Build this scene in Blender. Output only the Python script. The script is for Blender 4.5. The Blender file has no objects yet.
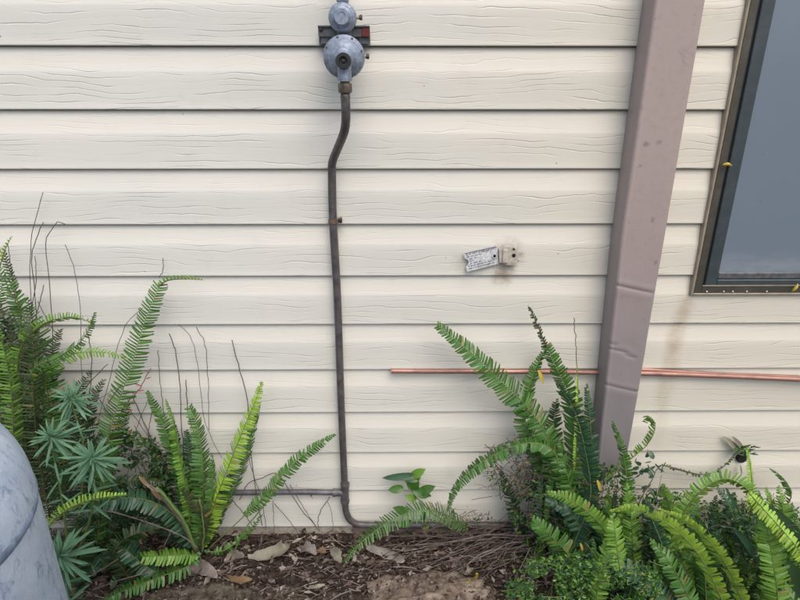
import bpy, math, random
from mathutils import Vector as V, Matrix, noise
R = math.radians
rnd = random.Random(7)
C = bpy.context.scene.collection
sc = bpy.context.scene

# ---------------- camera, sky, sun, exposure ----------------
CAMZ = 1.12
F, PITCH, YAW, ROLL = 588.26, 0.37446, 0.009677, 0.000865
fw = V((math.sin(YAW)*math.cos(PITCH), math.cos(YAW)*math.cos(PITCH), -math.sin(PITCH)))
r0 = fw.cross(V((0, 0, 1))).normalized(); u0 = r0.cross(fw)
rr = r0*math.cos(ROLL)+u0*math.sin(ROLL); uu = -r0*math.sin(ROLL)+u0*math.cos(ROLL)
cam = bpy.data.cameras.new('camera'); co = bpy.data.objects.new('camera', cam); C.objects.link(co)
cam.sensor_width = 36; cam.lens = F/800*36; cam.clip_start = .02; cam.clip_end = 500
co.matrix_world = Matrix(((rr.x, uu.x, -fw.x, 0), (rr.y, uu.y, -fw.y, 0), (rr.z, uu.z, -fw.z, CAMZ), (0, 0, 0, 1)))
sc.camera = co
SUN_EL, SUN_AZ = 56, 158          # azimuth measured from +Y clockwise: the sun stands behind the camera's right
w = bpy.data.worlds.new('World'); sc.world = w; w.use_nodes = True
nt = w.node_tree; bg = nt.nodes['Background']
sky = nt.nodes.new('ShaderNodeTexSky'); sky.sky_type = 'NISHITA'; sky.sun_disc = False
sky.sun_elevation = R(SUN_EL); sky.sun_rotation = R(SUN_AZ)
sky.dust_density = 4.0; sky.air_density = 1.0; sky.ozone_density = 1.0
nt.links.new(sky.outputs[0], bg.inputs[0]); bg.inputs[1].default_value = .15
sl = bpy.data.lights.new('sun', 'SUN'); so = bpy.data.objects.new('sun', sl); C.objects.link(so)
sl.energy = 1.15; sl.angle = R(50); sl.color = (1, .915, .81)
sd = V((math.sin(R(SUN_AZ))*math.cos(R(SUN_EL)), math.cos(R(SUN_AZ))*math.cos(R(SUN_EL)), math.sin(R(SUN_EL))))
so.rotation_euler = sd.to_track_quat('Z', 'Y').to_euler(); so.location = sd*6
sc.view_settings.view_transform = 'Standard'; sc.view_settings.look = 'None'
sc.view_settings.exposure = 0.40; sc.view_settings.gamma = 1

def P(px, py, Y):
    """world point on the depth plane Y seen through photo pixel px,py"""
    d = fw+rr*((px-400)/F)+uu*((300-py)/F)
    d = d*(Y/d.y)
    return V((d.x, d.y, d.z+CAMZ))
def G(px, py, z=0):
    d = fw+rr*((px-400)/F)+uu*((300-py)/F)
    d = d*((z-CAMZ)/d.z)
    return V((d.x, d.y, z))

# ---------------- mesh helpers ----------------
class MB:
    def __init__(s): s.v = []; s.f = []; s.m = []
    def add(s, vs, fs, mi=0):
        o = len(s.v); s.v += [tuple(x) for x in vs]
        for f in fs: s.f.append(tuple(i+o for i in f)); s.m.append(mi)
    def box(s, a, b, bev=0, mi=0):
        x0, y0, z0 = a; x1, y1, z1 = b
        if bev <= 0:
            s.add([(x0,y0,z0),(x1,y0,z0),(x1,y1,z0),(x0,y1,z0),(x0,y0,z1),(x1,y0,z1),(x1,y1,z1),(x0,y1,z1)],
                  [(0,3,2,1),(4,5,6,7),(0,1,5,4),(1,2,6,5),(2,3,7,6),(3,0,4,7)], mi); return
        c = [((x0+x1)/2), ((y0+y1)/2), ((z0+z1)/2)]; h = [(x1-x0)/2, (y1-y0)/2, (z1-z0)/2]
        vs = []; idx = {}
        for sx in (-1, 1):
            for sy in (-1, 1):
                for sz in (-1, 1):
                    for k in range(3):
                        q = [sx*h[0], sy*h[1], sz*h[2]]
                        for j in range(3):
                            if j != k: q[j] -= (sx, sy, sz)[j]*bev
                        idx[(sx, sy, sz, k)] = len(vs); vs.append((c[0]+q[0], c[1]+q[1], c[2]+q[2]))
        fs = []
        for k in range(3):
            a1, a2 = [j for j in range(3) if j != k]
            for sg in (-1, 1):
                f = []
                for (p, q) in ((-1, -1), (1, -1), (1, 1), (-1, 1)):
                    t = [0]*3; t[k] = sg; t[a1] = p; t[a2] = q; f.append(idx[(*t, k)])
                fs.append(f)
        for k in range(3):                     # edges along axis k
            a1, a2 = [j for j in range(3) if j != k]
            for p in (-1, 1):
                for q in (-1, 1):
                    f = []
                    for sg, kk in ((-1, a1), (1, a1), (1, a2), (-1, a2)):
                        t = [0]*3; t[k] = sg; t[a1] = p; t[a2] = q; f.append(idx[(*t, kk)])
                    fs.append(f)
        for sx in (-1, 1):
            for sy in (-1, 1):
                for sz in (-1, 1): fs.append([idx[(sx, sy, sz, k)] for k in range(3)])
        s.add(vs, fs, mi)
    def tube(s, pts, r, n=8, caps=True, mi=0):
        pts = [V(p) for p in pts]; m = len(pts)
        rs = r if isinstance(r, (list, tuple)) else [r]*m
        t0 = (pts[1]-pts[0]).normalized()
        a = t0.orthogonal().normalized(); vs = []
        for i in range(m):
            t = (pts[min(i+1, m-1)]-pts[max(i-1, 0)]).normalized()
            a = (a-t*a.dot(t)).normalized(); b = t.cross(a)
            for k in range(n):
                g = 2*math.pi*k/n; vs.append(pts[i]+(a*math.cos(g)+b*math.sin(g))*rs[i])
        fs = [(i*n+k, i*n+(k+1) % n, (i+1)*n+(k+1) % n, (i+1)*n+k) for i in range(m-1) for k in range(n)]
        if caps: fs += [tuple(range(n))[::-1], tuple((m-1)*n+k for k in range(n))]
        s.add(vs, fs, mi)
    def lathe(s, prof, o, ax=(0, 0, 1), n=40, mi=0):
        """prof: (radius, height along ax)"""
        ax = V(ax).normalized(); a = ax.orthogonal().normalized(); b = ax.cross(a); o = V(o); vs = []
        for (r, h) in prof:
            for k in range(n):
                g = 2*math.pi*k/n; vs.append(o+ax*h+(a*math.cos(g)+b*math.sin(g))*max(r, 1e-5))
        fs = [(i*n+k, i*n+(k+1) % n, (i+1)*n+(k+1) % n, (i+1)*n+k) for i in range(len(prof)-1) for k in range(n)]
        s.add(vs, fs, mi)
    def mesh(s, name, mats, smooth=False):
        me = bpy.data.meshes.new(name); me.from_pydata(s.v, [], s.f)
        for m in (mats if isinstance(mats, (list, tuple)) else [mats]): me.materials.append(m)
        if len(me.materials) > 1: me.polygons.foreach_set('material_index', s.m)
        if smooth is not False:
            me.polygons.foreach_set('use_smooth', [True]*len(me.polygons))
            if smooth is not True: me.set_sharp_from_angle(angle=R(smooth))
        me.update(); return me
def link(name, me, parent=None, loc=None):
    o = bpy.data.objects.new(name, me); C.objects.link(o)
    if parent: o.parent = parent; o.matrix_parent_inverse = Matrix.Translation(-parent.location)
    if loc is not None: o.location = loc
    return o
def obj(name, mb, mats, parent=None, smooth=False):
    return link(name, mb.mesh(name, mats, smooth), parent)
def tag(o, label=None, cat=None, group=None, kind=None):
    for k, v in (('label', label), ('category', cat), ('group', group), ('kind', kind)):
        if v: o[k] = v
    return o
def thing(name, label, cat, loc, group=None):
    o = bpy.data.objects.new(name, None); C.objects.link(o); o.location = loc; o.empty_display_size = .05
    return tag(o, label, cat, group)
def crv(pts, n=24):
    """Catmull-Rom through points"""
    pts = [V(p) for p in pts]; q = [pts[0]*2-pts[1]]+pts+[pts[-1]*2-pts[-2]]; out = []
    for i in range(len(pts)-1):
        a, b, c, d = q[i:i+4]; m = max(2, n//(len(pts)-1))
        for k in range(m):
            t = k/m
            out.append(.5*((2*b)+(c-a)*t+(2*a-5*b+4*c-d)*t*t+(3*b-a-3*c+d)*t**3))
    out.append(pts[-1]); return out

# ---------------- materials ----------------
class NT:
    def __init__(s, name):
        s.m = bpy.data.materials.new(name); s.m.use_nodes = True; s.t = s.m.node_tree
        s.b = s.t.nodes['Principled BSDF']; s.out = s.t.nodes['Material Output']
        s.geo = None
    def n(s, typ, **kw):
        x = s.t.nodes.new('ShaderNode'+typ)
        for k, v in kw.items():
            if hasattr(x, k): setattr(x, k, v)
            else: s.set(x.inputs[k.replace('_', ' ')], v)
        return x
    def set(s, sock, v):
        if isinstance(v, bpy.types.NodeSocket): s.t.links.new(v, sock)
        elif isinstance(v, bpy.types.Node): s.t.links.new(v.outputs[0], sock)
        else:
            if sock.type == 'RGBA' and not hasattr(v, '__len__'): v = (v, v, v, 1)
            elif sock.type == 'RGBA' and len(v) == 3: v = (*v, 1)
            sock.default_value = v
    def pos(s):
        if not s.geo: s.geo = s.n('NewGeometry')
        return s.geo.outputs['Position']
    def isl(s):
        s.pos(); return s.geo.outputs['Random Per Island']
    def sc(s, v, k):
        x = s.n('VectorMath', operation='MULTIPLY'); s.set(x.inputs[0], v); x.inputs[1].default_value = k; return x.outputs[0]
    def noise(s, scale, detail=3, rough=.5, vec=None, stretch=None, dist=0):
        vec = vec or s.pos()
        if stretch: vec = s.sc(vec, stretch)
        x = s.n('TexNoise', Vector=vec, Scale=scale, Detail=detail, Roughness=rough, Distortion=dist)
        return x.outputs[0]
    def math(s, op, a, b=0, c=None):
        x = s.n('Math', operation=op); s.set(x.inputs[0], a); s.set(x.inputs[1], b)
        if c is not None: s.set(x.inputs[2], c)
        return x.outputs[0]
    def rng(s, v, a, b, c=0, d=1):
        x = s.n('MapRange'); x.interpolation_type = 'SMOOTHSTEP'
        for i, q in enumerate((v, a, b, c, d)): s.set(x.inputs[i], q)
        return x.outputs[0]
    def mix(s, f, a, b, mode='MIX'):
        x = s.n('Mix', data_type='RGBA', blend_type=mode); s.set(x.inputs[0], f); s.set(x.inputs[6], a); s.set(x.inputs[7], b)
        return x.outputs[2]
    def ramp(s, v, stops):
        x = s.n('ValToRGB'); s.set(x.inputs[0], v); e = x.color_ramp.elements
        while len(e) > 1: e.remove(e[0])
        e[0].position, e[0].color = stops[0][0], (*stops[0][1], 1)
        for p, c in stops[1:]: y = e.new(p); y.color = (*c, 1)
        return x.outputs[0]
    def base(s, c, rough=.6, metal=0, spec=.5):
        s.set(s.b.inputs['Base Color'], c); s.set(s.b.inputs['Roughness'], rough); s.set(s.b.inputs['Metallic'], metal)
        s.set(s.b.inputs['Specular IOR Level'], spec); return s
    def bump(s, h, dist=.001, strength=1):
        x = s.n('Bump', Height=h, Distance=dist, Strength=strength)
        s.set(s.b.inputs['Normal'], x); return s

def simple(name, c, rough=.6, metal=0, var=.15, scale=60, bump=.0004, spec=.5, dirt=None, dirt_amt=.5):
    t = NT(name); a = t.noise(scale, 5, .6)
    col = t.mix(t.rng(a, .3, .7), tuple(x*(1-var) for x in c), tuple(min(1, x*(1+var)) for x in c))
    if dirt: col = t.mix(t.rng(t.noise(scale*.35, 6, .7), .5, .75, 0, dirt_amt), col, dirt)
    t.base(col, rough, metal, spec)
    if bump: t.bump(a, bump)
    return t.m

Z0_, S_ = CAMZ+.03995, .113845
def siding_mat():
    t = NT('cream_siding_paint')
    x = t.n('SeparateXYZ', Vector=t.pos()); X, Y, Z = x.outputs
    oi = t.n('ObjectInfo').outputs['Random']
    # wood-grain lines: isolines of a stretched noise, fading in and out
    cmb = t.n('CombineXYZ'); t.set(cmb.inputs[0], t.math('MULTIPLY', X, 4.2)); t.set(cmb.inputs[1], t.math('MULTIPLY', oi, 37.0))
    t.set(cmb.inputs[2], t.math('MULTIPLY', Z, 11.0))
    n1 = t.n('TexNoise', Vector=cmb.outputs[0], Scale=1.0, Detail=1.2, Roughness=.45).outputs[0]
    cmb2 = t.n('CombineXYZ'); t.set(cmb2.inputs[0], t.math('MULTIPLY', X, 15.0)); t.set(cmb2.inputs[1], oi)
    t.set(cmb2.inputs[2], t.math('MULTIPLY', Z, 35.0))
    n2 = t.n('TexNoise', Vector=cmb2.outputs[0], Scale=1.0, Detail=2.0, Roughness=.5).outputs[0]
    ph = t.math('ADD', t.math('MULTIPLY', n1, 5.0), t.math('MULTIPLY', Z, 78.0))
    ph = t.math('ADD', ph, t.math('MULTIPLY', n2, 1.1))
    fr = t.math('FRACT', ph)
    # asymmetric groove: sharp drop then slow rise
    g = t.math('MINIMUM', t.rng(fr, 0, .13, 1, 0), 1)
    g2 = t.rng(fr, .93, 1.0, 0, 1)
    groove = t.math('MAXIMUM', g, g2)
    cmb3 = t.n('CombineXYZ'); t.set(cmb3.inputs[0], t.math('MULTIPLY', X, 9.0)); t.set(cmb3.inputs[1], t.math('MULTIPLY', oi, 11.0))
    t.set(cmb3.inputs[2], t.math('MULTIPLY', Z, 42.0))
    mask = t.rng(t.n('TexNoise', Vector=cmb3.outputs[0], Scale=1.0, Detail=2.0).outputs[0], .42, .64, .0, 1)
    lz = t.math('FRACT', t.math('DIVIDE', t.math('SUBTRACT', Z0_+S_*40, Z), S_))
    mask = t.math('MULTIPLY', mask, t.rng(lz, .34, .42, .38, 1))
    groove = t.math('MULTIPLY', groove, t.math('ADD', t.math('MULTIPLY', mask, .85), .08))
    ramp_h = t.math('MULTIPLY', fr, .12)
    fine = t.noise(900, 3, .6, stretch=(.12, 1, 1))
    h = t.math('SUBTRACT', t.math('MULTIPLY', t.math('ADD', t.math('MULTIPLY', fine, .10), t.math('MULTIPLY', ramp_h, mask)), 1.0), groove)
    # paint colour with weathering and tone changes
    big = t.noise(2.3, 4, .6, stretch=(1, 1, 1.6))
    col = t.mix(t.rng(big, .35, .65), (.625, .635, .595), (.67, .67, .62))
    col = t.mix(t.rng(X, -.5, .9, 0, .7), col, (.615, .585, .48))      # yellower and a little darker towards the window
    mott = t.noise(26, 6, .7)
    col = t.mix(t.rng(mott, .52, .78, 0, .22), col, (.50, .48, .43))
    col = t.mix(t.math('MULTIPLY', groove, .10), col, (.38, .365, .33))      # dirt caught in the grain
    col = t.mix(t.rng(lz, .0, .045, .75, 0), col, (.20, .15, .11))      # dust and the lip's shadow painted brown under each lap
    col = t.mix(t.rng(lz, .36, .40, .55, 0), col, t.mix(.5, col, (.74, .70, .62)))      # creamier on the upper slope of each board
    # rust-brown run below the window corner
    sx = P(678, 330, 1.2).x
    wob = t.math('ADD', X, t.math('MULTIPLY', t.math('SUBTRACT', t.noise(9, 3), .5), .035))
    d = t.math('ABSOLUTE', t.math('SUBTRACT', wob, sx))
    run = t.math('MULTIPLY', t.rng(d, .0, .026, 1, 0), t.rng(Z, P(678, 480, 1.2).z, P(678, 330, 1.2).z, .15, 1))
    run = t.math('MULTIPLY', run, t.rng(Z, P(678, 293, 1.2).z, P(678, 303, 1.2).z, 1, .0))
    run2 = t.math('MULTIPLY', t.rng(d, .0, .03, 1, 0), t.rng(Z, P(678, 470, 1.2).z, P(678, 320, 1.2).z, .1, 1))
    run2 = t.math('MULTIPLY', run2, t.rng(Z, P(678, 308, 1.2).z, P(678, 290, 1.2).z, 1, 0))
    run2 = t.math('MULTIPLY', run2, t.rng(t.noise(40, 5, .7), .25, .7, .35, 1))
    col = t.mix(t.math('MULTIPLY', run2, .65), col, (.36, .27, .17))
    # grime blots round the old tag, the last one its painted cast shadow
    for (px, py, rad, amt, cc) in ((508, 254, .046, .7, (.30, .25, .19)), (503, 275, .036, .75, (.30, .24, .17)), (462, 262, .03, .35, (.4, .37, .3))):
        p = P(px, py, 1.2)
        dd = t.math('SQRT', t.math('ADD', t.math('POWER', t.math('ABSOLUTE', t.math('SUBTRACT', X, p.x)), 2), t.math('POWER', t.math('ABSOLUTE', t.math('SUBTRACT', Z, p.z)), 2)))
        dd = t.math('ADD', dd, t.math('MULTIPLY', t.math('SUBTRACT', t.noise(70, 5, .7), .5), .05))
        col = t.mix(t.rng(dd, .002, rad, amt, 0), col, cc)
    # scattered specks
    vor = t.n('TexVoronoi', Vector=t.pos(), Scale=24.0)
    sp = t.math('MULTIPLY', t.rng(vor.outputs['Distance'], .035, .05, 1, 0), t.rng(t.noise(7, 2), .56, .60))
    col = t.mix(t.math('MULTIPLY', sp, .8), col, (.12, .10, .08))
    t.base(col, t.rng(mott, .3, .7, .42, .6), 0, .4)
    t.bump(h, .0009, .75)
    return t.m

def leaf_mat(name, c, c2=None, rough=.38, trans=.13, spec=.45):
    """foliage: variation leaf by leaf and frond by frond, some light through the blade"""
    t = NT(name); c2 = c2 or tuple(x*1.7 for x in c)
    oi = t.n('ObjectInfo').outputs['Random']
    v = t.math('ADD', t.math('MULTIPLY', t.isl(), .6), t.math('MULTIPLY', oi, .4))
    col = t.mix(v, tuple(x*.62 for x in c), c2)
    col = t.mix(t.rng(t.noise(45, 4, .6), .35, .7, 0, .5), col, tuple(x*.7 for x in c))
    col = t.mix(t.rng(t.noise(160, 4, .7), .66, .76, 0, .7), col, (.16, .10, .035))
    sick = t.math('FRACT', t.math('MULTIPLY', t.isl(), 57.31))
    col = t.mix(t.rng(sick, .955, .97, 0, .75), col, (.20, .15, .045))
    back = t.geo.outputs['Backfacing']
    col = t.mix(t.math('MULTIPLY', back, .45), col, tuple(min(1, x*1.5+.03) for x in c))
    t.base(col, t.rng(t.noise(80, 2), .3, .7, rough-.08, rough+.12), 0, spec)
    tr = t.n('BsdfTranslucent'); t.set(tr.inputs[0], t.mix(.5, col, tuple(min(1, x*2.2) for x in (c2[0], c2[1], c2[2]*.5))))
    ms = t.n('MixShader'); t.set(ms.inputs[0], trans); t.set(ms.inputs[1], t.b.outputs[0]); t.set(ms.inputs[2], tr.outputs[0])
    t.t.links.new(ms.outputs[0], t.out.inputs['Surface'])
    t.bump(t.noise(500, 2), .0003, .5)
    return t.m

M = {}
M['siding'] = siding_mat()
M['bright'] = leaf_mat('bright_frond_green', (.19, .36, .035), (.34, .52, .075))
M['lime'] = leaf_mat('lime_frond_green', (.105, .24, .028), (.19, .35, .05))
M['mid'] = leaf_mat('mid_frond_green', (.040, .125, .018), (.080, .20, .030))
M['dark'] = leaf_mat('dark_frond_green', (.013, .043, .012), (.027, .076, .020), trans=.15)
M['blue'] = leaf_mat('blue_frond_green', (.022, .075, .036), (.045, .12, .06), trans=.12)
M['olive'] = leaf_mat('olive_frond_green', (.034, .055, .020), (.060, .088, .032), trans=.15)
M['spurge'] = leaf_mat('spurge_blue_green', (.095, .215, .125), (.17, .33, .20), rough=.6, trans=.12, spec=.25)
M['dry'] = leaf_mat('dry_leaf_brown', (.16, .10, .055), (.34, .24, .14), rough=.8, trans=.08, spec=.15)
M['red'] = leaf_mat('red_leaf', (.30, .035, .03), (.45, .09, .07))
M['yellow'] = leaf_mat('yellow_leaf', (.55, .42, .05), (.7, .55, .1))
M['pale'] = leaf_mat('pale_dry_leaf', (.20, .19, .15), (.31, .30, .24), rough=.75, trans=.05, spec=.2)
M['rachis'] = simple('frond_rachis', (.13, .17, .05), .5, scale=80)
M['rachisdark'] = simple('frond_rachis_brown', (.09, .065, .03), .6, scale=80)
M['wire'] = simple('dry_runner', (.10, .075, .07), .8, scale=120, var=.3)
M['greenstem'] = simple('green_stem', (.11, .18, .05), .5, scale=80)
M['zinc'] = simple('regulator_blue_grey_casting', (.24, .29, .37), .42, .25, .25, 140, .0004, dirt=(.10, .10, .11), dirt_amt=.6)
M['zincdark'] = simple('bracket_grey', (.11, .12, .125), .55, .3, .25, 90, dirt=(.05, .045, .04), dirt_amt=.7)
M['black'] = simple('black_plastic', (.018, .02, .024), .45, scale=80)
M['brass'] = simple('tarnished_fitting', (.13, .11, .085), .5, .5, .35, 120, dirt=(.05, .035, .025))
M['redpaint'] = simple('red_paint', (.13, .014, .018), .5, scale=150, var=.5, dirt=(.06, .02, .02))
M['gaspipe'] = simple('dark_gas_pipe_paint', (.085, .078, .082), .42, .1, .3, 70, .0003, dirt=(.18, .16, .15), dirt_amt=.35)
M['greypipe'] = simple('grey_pipe', (.10, .10, .115), .4, .2, .25, 70, .0003, dirt=(.26, .25, .27), dirt_amt=.5)
M['bronze'] = simple('window_frame_bronze', (.07, .068, .055), .45, .25, .12, 50, .0002, dirt=(.2, .18, .14), dirt_amt=.35)
M['tan'] = simple('window_flange_tan', (.30, .26, .20), .5, .2, .12, 50, .0002, dirt=(.16, .13, .09), dirt_amt=.5)
M['slate'] = simple('window_sash_slate', (.045, .062, .07), .42, .1, .12, 50, .0002, dirt=(.1, .1, .1), dirt_amt=.3)
M['tagmetal'] = simple('embossed_tag_metal', (.55, .57, .58), .42, .15, .2, 170, .0004, dirt=(.22, .21, .20), dirt_amt=.8)
M['print'] = simple('tag_print', (.10, .115, .15), .6, 0, .3, 200, 0)
M['clipplastic'] = simple('aged_clip_plastic', (.44, .41, .35), .6, 0, .2, 110, .0005, dirt=(.17, .13, .09), dirt_amt=.9)
M['board'] = simple('weathered_base_board', (.20, .155, .12), .8, 0, .3, 30, .0012, dirt=(.10, .075, .055), dirt_amt=.8)
M['hole'] = simple('dark_hole', (.008, .008, .008), .9, bump=0)
M['seam'] = simple('seam_groove_shade', (.20, .27, .38), .5, .1, .4, 60, dirt=(.09, .12, .18), dirt_amt=.9)  # darker copy of the body blue, painting in the seam groove's shade
M['screw'] = simple('rusty_screw', (.20, .14, .10), .5, .5, .3, 200)

def copper():
    t = NT('copper_pipe_metal'); a = t.noise(60, 5, .7, stretch=(.25, 1, 1))
    col = t.mix(t.rng(a, .35, .7), (.40, .22, .175), (.26, .145, .125))
    col = t.mix(t.rng(t.noise(25, 6, .75), .5, .72, 0, .8), col, (.16, .09, .075))
    t.base(col, t.rng(a, .3, .7, .35, .55), .45).bump(a, .0003); return t.m
M['copper'] = copper()
def downpipe_mat():
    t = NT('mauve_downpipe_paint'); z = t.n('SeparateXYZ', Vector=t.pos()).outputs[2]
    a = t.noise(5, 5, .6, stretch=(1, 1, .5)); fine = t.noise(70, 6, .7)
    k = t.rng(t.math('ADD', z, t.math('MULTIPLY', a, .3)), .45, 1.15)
    col = t.mix(k, (.215, .20, .212), (.37, .305, .285))      # darker and greyer towards the foot
    col = t.mix(t.rng(fine, .45, .8, 0, .3), col, (.22, .19, .19))
    col = t.mix(t.rng(t.noise(14, 5, .7, dist=.6), .62, .72, 0, .4), col, (.20, .16, .17))
    vor = t.n('TexVoronoi', Vector=t.pos(), Scale=30.0)
    col = t.mix(t.rng(vor.outputs['Distance'], .02, .06, .6, 0), col, (.14, .11, .11))
    for px, py, rd in ((646, 144, .008), (659, 142, .009), (652, 220, .007), (640, 166, .004), (655, 262, .006)):
        p = P(px, py, 1.146); vm = t.n('VectorMath', operation='DISTANCE'); t.set(vm.inputs[0], t.pos()); vm.inputs[1].default_value = p
        dd = t.math('ADD', vm.outputs[1], t.math('MULTIPLY', t.math('SUBTRACT', t.noise(90, 5, .7), .5), .02))
        col = t.mix(t.rng(dd, .001, rd, .55, 0), col, (.15, .12, .13))
    t.base(col, .5, 0, .4).bump(fine, .0003); return t.m
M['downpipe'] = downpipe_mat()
def cyl_mat():
    t = NT('scuffed_blue_grey_cylinder_paint')
    a = t.noise(9, 7, .7); b = t.noise(48, 7, .8, stretch=(1, 1, .6), dist=.4)
    col = t.mix(t.rng(a, .35, .65), (.37, .46, .60), (.54, .63, .76))
    col = t.mix(t.rng(b, .50, .66, 0, .8), col, (.16, .23, .36))
    col = t.mix(t.rng(t.noise(70, 6, .7), .62, .74, 0, .8), col, (.66, .74, .82))
    t.base(col, t.rng(b, .4, .7, .38, .62), .15).bump(t.math('ADD', b, a), .0012); return t.m
M['cylinder'] = cyl_mat()
def pane_mat():
    t = NT('insect_screen_over_glass')
    big = t.noise(1.6, 3, .5); z = t.noise(320, 2, .6)
    col = t.mix(t.rng(big, .35, .65), (.14, .185, .235), (.16, .21, .265))
    col = t.mix(t.rng(t.noise(30, 5, .7), .68, .8, 0, .3), col, (.25, .26, .27))
    zz = t.n('SeparateXYZ', Vector=t.pos()).outputs[2]; zl = P(760, 268, 1.2).z
    dust = t.math('MULTIPLY', t.rng(t.math('SUBTRACT', zz, zl), 0, .05, 1, 0), t.rng(t.noise(50, 5, .7, stretch=(.3, 1, 1)), .3, .7, .2, 1))
    col = t.mix(t.math('MULTIPLY', dust, .4), col, (.34, .36, .38))
    vo = t.n('TexVoronoi', Vector=t.pos(), Scale=34.0)
    col = t.mix(t.math('MULTIPLY', t.rng(vo.outputs['Distance'], .04, .06, 1, 0), t.rng(t.noise(9, 2), .55, .6)), col, (.05, .06, .07))
    t.base(col, .5, 0, .5)
    wv = t.n('TexWave', Vector=t.pos(), Scale=400.0, bands_direction='X'); wz = t.n('TexWave', Vector=t.pos(), Scale=400.0, bands_direction='Z')
    t.set(t.b.inputs['Coat Weight'], .25); t.set(t.b.inputs['Coat Roughness'], .12)
    t.bump(t.math('ADD', wv.outputs[1], wz.outputs[1]), .0001, .3); return t.m
M['pane'] = pane_mat()
def soil_mat():
    t = NT('dark_soil'); a = t.noise(30, 8, .75)
    col = t.ramp(a, [(.3, (.028, .02, .016)), (.55, (.07, .052, .042)), (.75, (.14, .11, .09))])
    t.base(col, .95, 0, .2).bump(t.noise(60, 8, .8), .006); return t.m
M['soil'] = soil_mat()
def litter_mat():
    t = NT('leaf_litter')
    col = t.ramp(t.isl(), [(0, (.017, .013, .011)), (.32, (.052, .037, .030)), (.55, (.095, .068, .056)), (.74, (.15, .12, .105)), (.88, (.24, .20, .175)), (1, (.38, .34, .30))])
    col = t.mix(t.rng(t.noise(120, 5, .7), .4, .7, 0, .5), col, (.05, .037, .03))
    t.base(col, .85, 0, .2).bump(t.noise(250, 3), .0006); return t.m
M['litter'] = litter_mat()
def rock_mat(name, c1, c2, c3):
    t = NT(name); a = t.noise(22, 9, .75, dist=.5); b = t.noise(75, 6, .7)
    col = t.ramp(a, [(.32, c1), (.5, c2), (.66, c3)])
    col = t.mix(t.rng(b, .5, .7, 0, .6), col, tuple(x*.45 for x in c1))
    t.base(col, .9, 0, .2).bump(t.math('ADD', a, t.math('MULTIPLY', b, .5)), .008); return t.m
M['rock'] = rock_mat('flaky_pale_rock', (.075, .055, .042), (.20, .155, .12), (.40, .34, .285))
M['rock2'] = rock_mat('mossy_dark_rock', (.045, .04, .028), (.10, .085, .065), (.20, .18, .15))

# ---------------- the ground ----------------
def gh(x, y):
    """height of the soil: it drops a little away from the wall"""
    d = max(0, 1.18-y)
    return -.012-.05*min(d, 1)+.012*noise.noise(V((x*7, y*7, 0)))+.006*noise.noise(V((x*25, y*25, 3)))
g = MB(); xs = [-40, -12, -5, -2.5]+[-1.6+.02*i for i in range(181)]+[3, 6, 14, 40]
ys = [-40, -14, -5, -2, -.8, 0]+[.3+.02*i for i in range(47)]+[1.5]
g.add([(x, y, gh(x, y)) for y in ys for x in xs],
      [(j*len(xs)+i, j*len(xs)+i+1, (j+1)*len(xs)+i+1, (j+1)*len(xs)+i) for j in range(len(ys)-1) for i in range(len(xs)-1)])
tag(obj('ground', g, M['soil'], smooth=True), 'dark brown soil under leaf litter along the foot of the wall', kind='structure')

# ---------------- the wall ----------------
Z0, S = CAMZ+.03995, .113845           # height of the first lip line seen, and the board spacing
XL0, XR0 = -2.6, 3.2
wall = thing('siding_wall', 'cream weatherboard wall with embossed wood grain behind the plants', 'wall', (0, 1.22, 0))
mb = MB(); mb.box((XL0, 1.2165, -.1), (XR0, 1.36, 2.62)); obj('wall_core', mb, M['board'], wall)
def board_mesh():
    # outline of one board, y out from the wall plane 1.2, z down from the top of its exposure
    pr = [(.0128, .012), (.0116, -.0005), (.0082, -.0042), (.0058, -.018), (.0040, -.030), (.0020, -.0405), (.0013, -.0436), (.0008, -.0465), (.0004, -.062), (.0001, -.080), (-.0002, -.098),
          (-.0006, -S+.0042), (-.0009, -S+.0026), (-.0005, -S+.0010), (.0006, -S+.0001), (.0022, -S-.0002), (.0100, -S+.0004)]
    m = MB(); n = 60
    vs = [(XL0+(XR0-XL0)*i/n, y, z) for i in range(n+1) for y, z in pr]; k = len(pr)
    fs = [(i*k+j, i*k+j+1, (i+1)*k+j+1, (i+1)*k+j) for i in range(n) for j in range(k-1)]
    m.add(vs, fs); return m.mesh('siding_board', M['siding'], 35)
bm_ = board_mesh()
for i in range(-13, 10):
    zt = Z0-S*i
    o = link('siding_board', bm_, wall); o.location = V((0, 1.2, zt))
    o.rotation_euler = (0, R(rnd.uniform(-.012, .012)), 0)
mb = MB(); mb.box((XL0, 1.2095, -.12), (XR0, 1.2160, Z0-S*10+.004), 0); obj('base_strip', mb, M['clipplastic'], wall)
mb = MB()
a, b = G(352, 546).x, G(600, 546).x
n = 40
vs = []
for i in range(n+1):
    x = a+(b-a)*i/n; top = Z0-S*10-.0035+.0025*noise.noise(V((x*14, 0, 0)))
    vs += [(x, 1.2088, top), (x, 1.199+.002*noise.noise(V((x*20, 1, 0))), top-.002), (x, 1.198, -.08), (x, 1.209, -.08)]
mb.add(vs, [(i*4+j, (i+1)*4+j, (i+1)*4+j+1, i*4+j+1) for i in range(n) for j in range(3)])
tag(obj('timber_board', mb, M['board'], smooth=30), 'weathered brown timber board at the foot of the wall under the twigs', 'board')
# nails driven through the boards
for px, py in ((367, 478), (367, 473), (348, 476), (311, 497), (275, 470), (19, 259), (397, 476), (388, 83)):
    p = P(px, py, 1.2005); mb = MB(); mb.lathe([(0, -.0012), (.0016, -.0010), (.0018, 0), (.0018, .008)], (p.x, p.y+.003, p.z), (0, 1, 0), 10)
    obj('nail', mb, M['screw'], wall, True)

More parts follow.
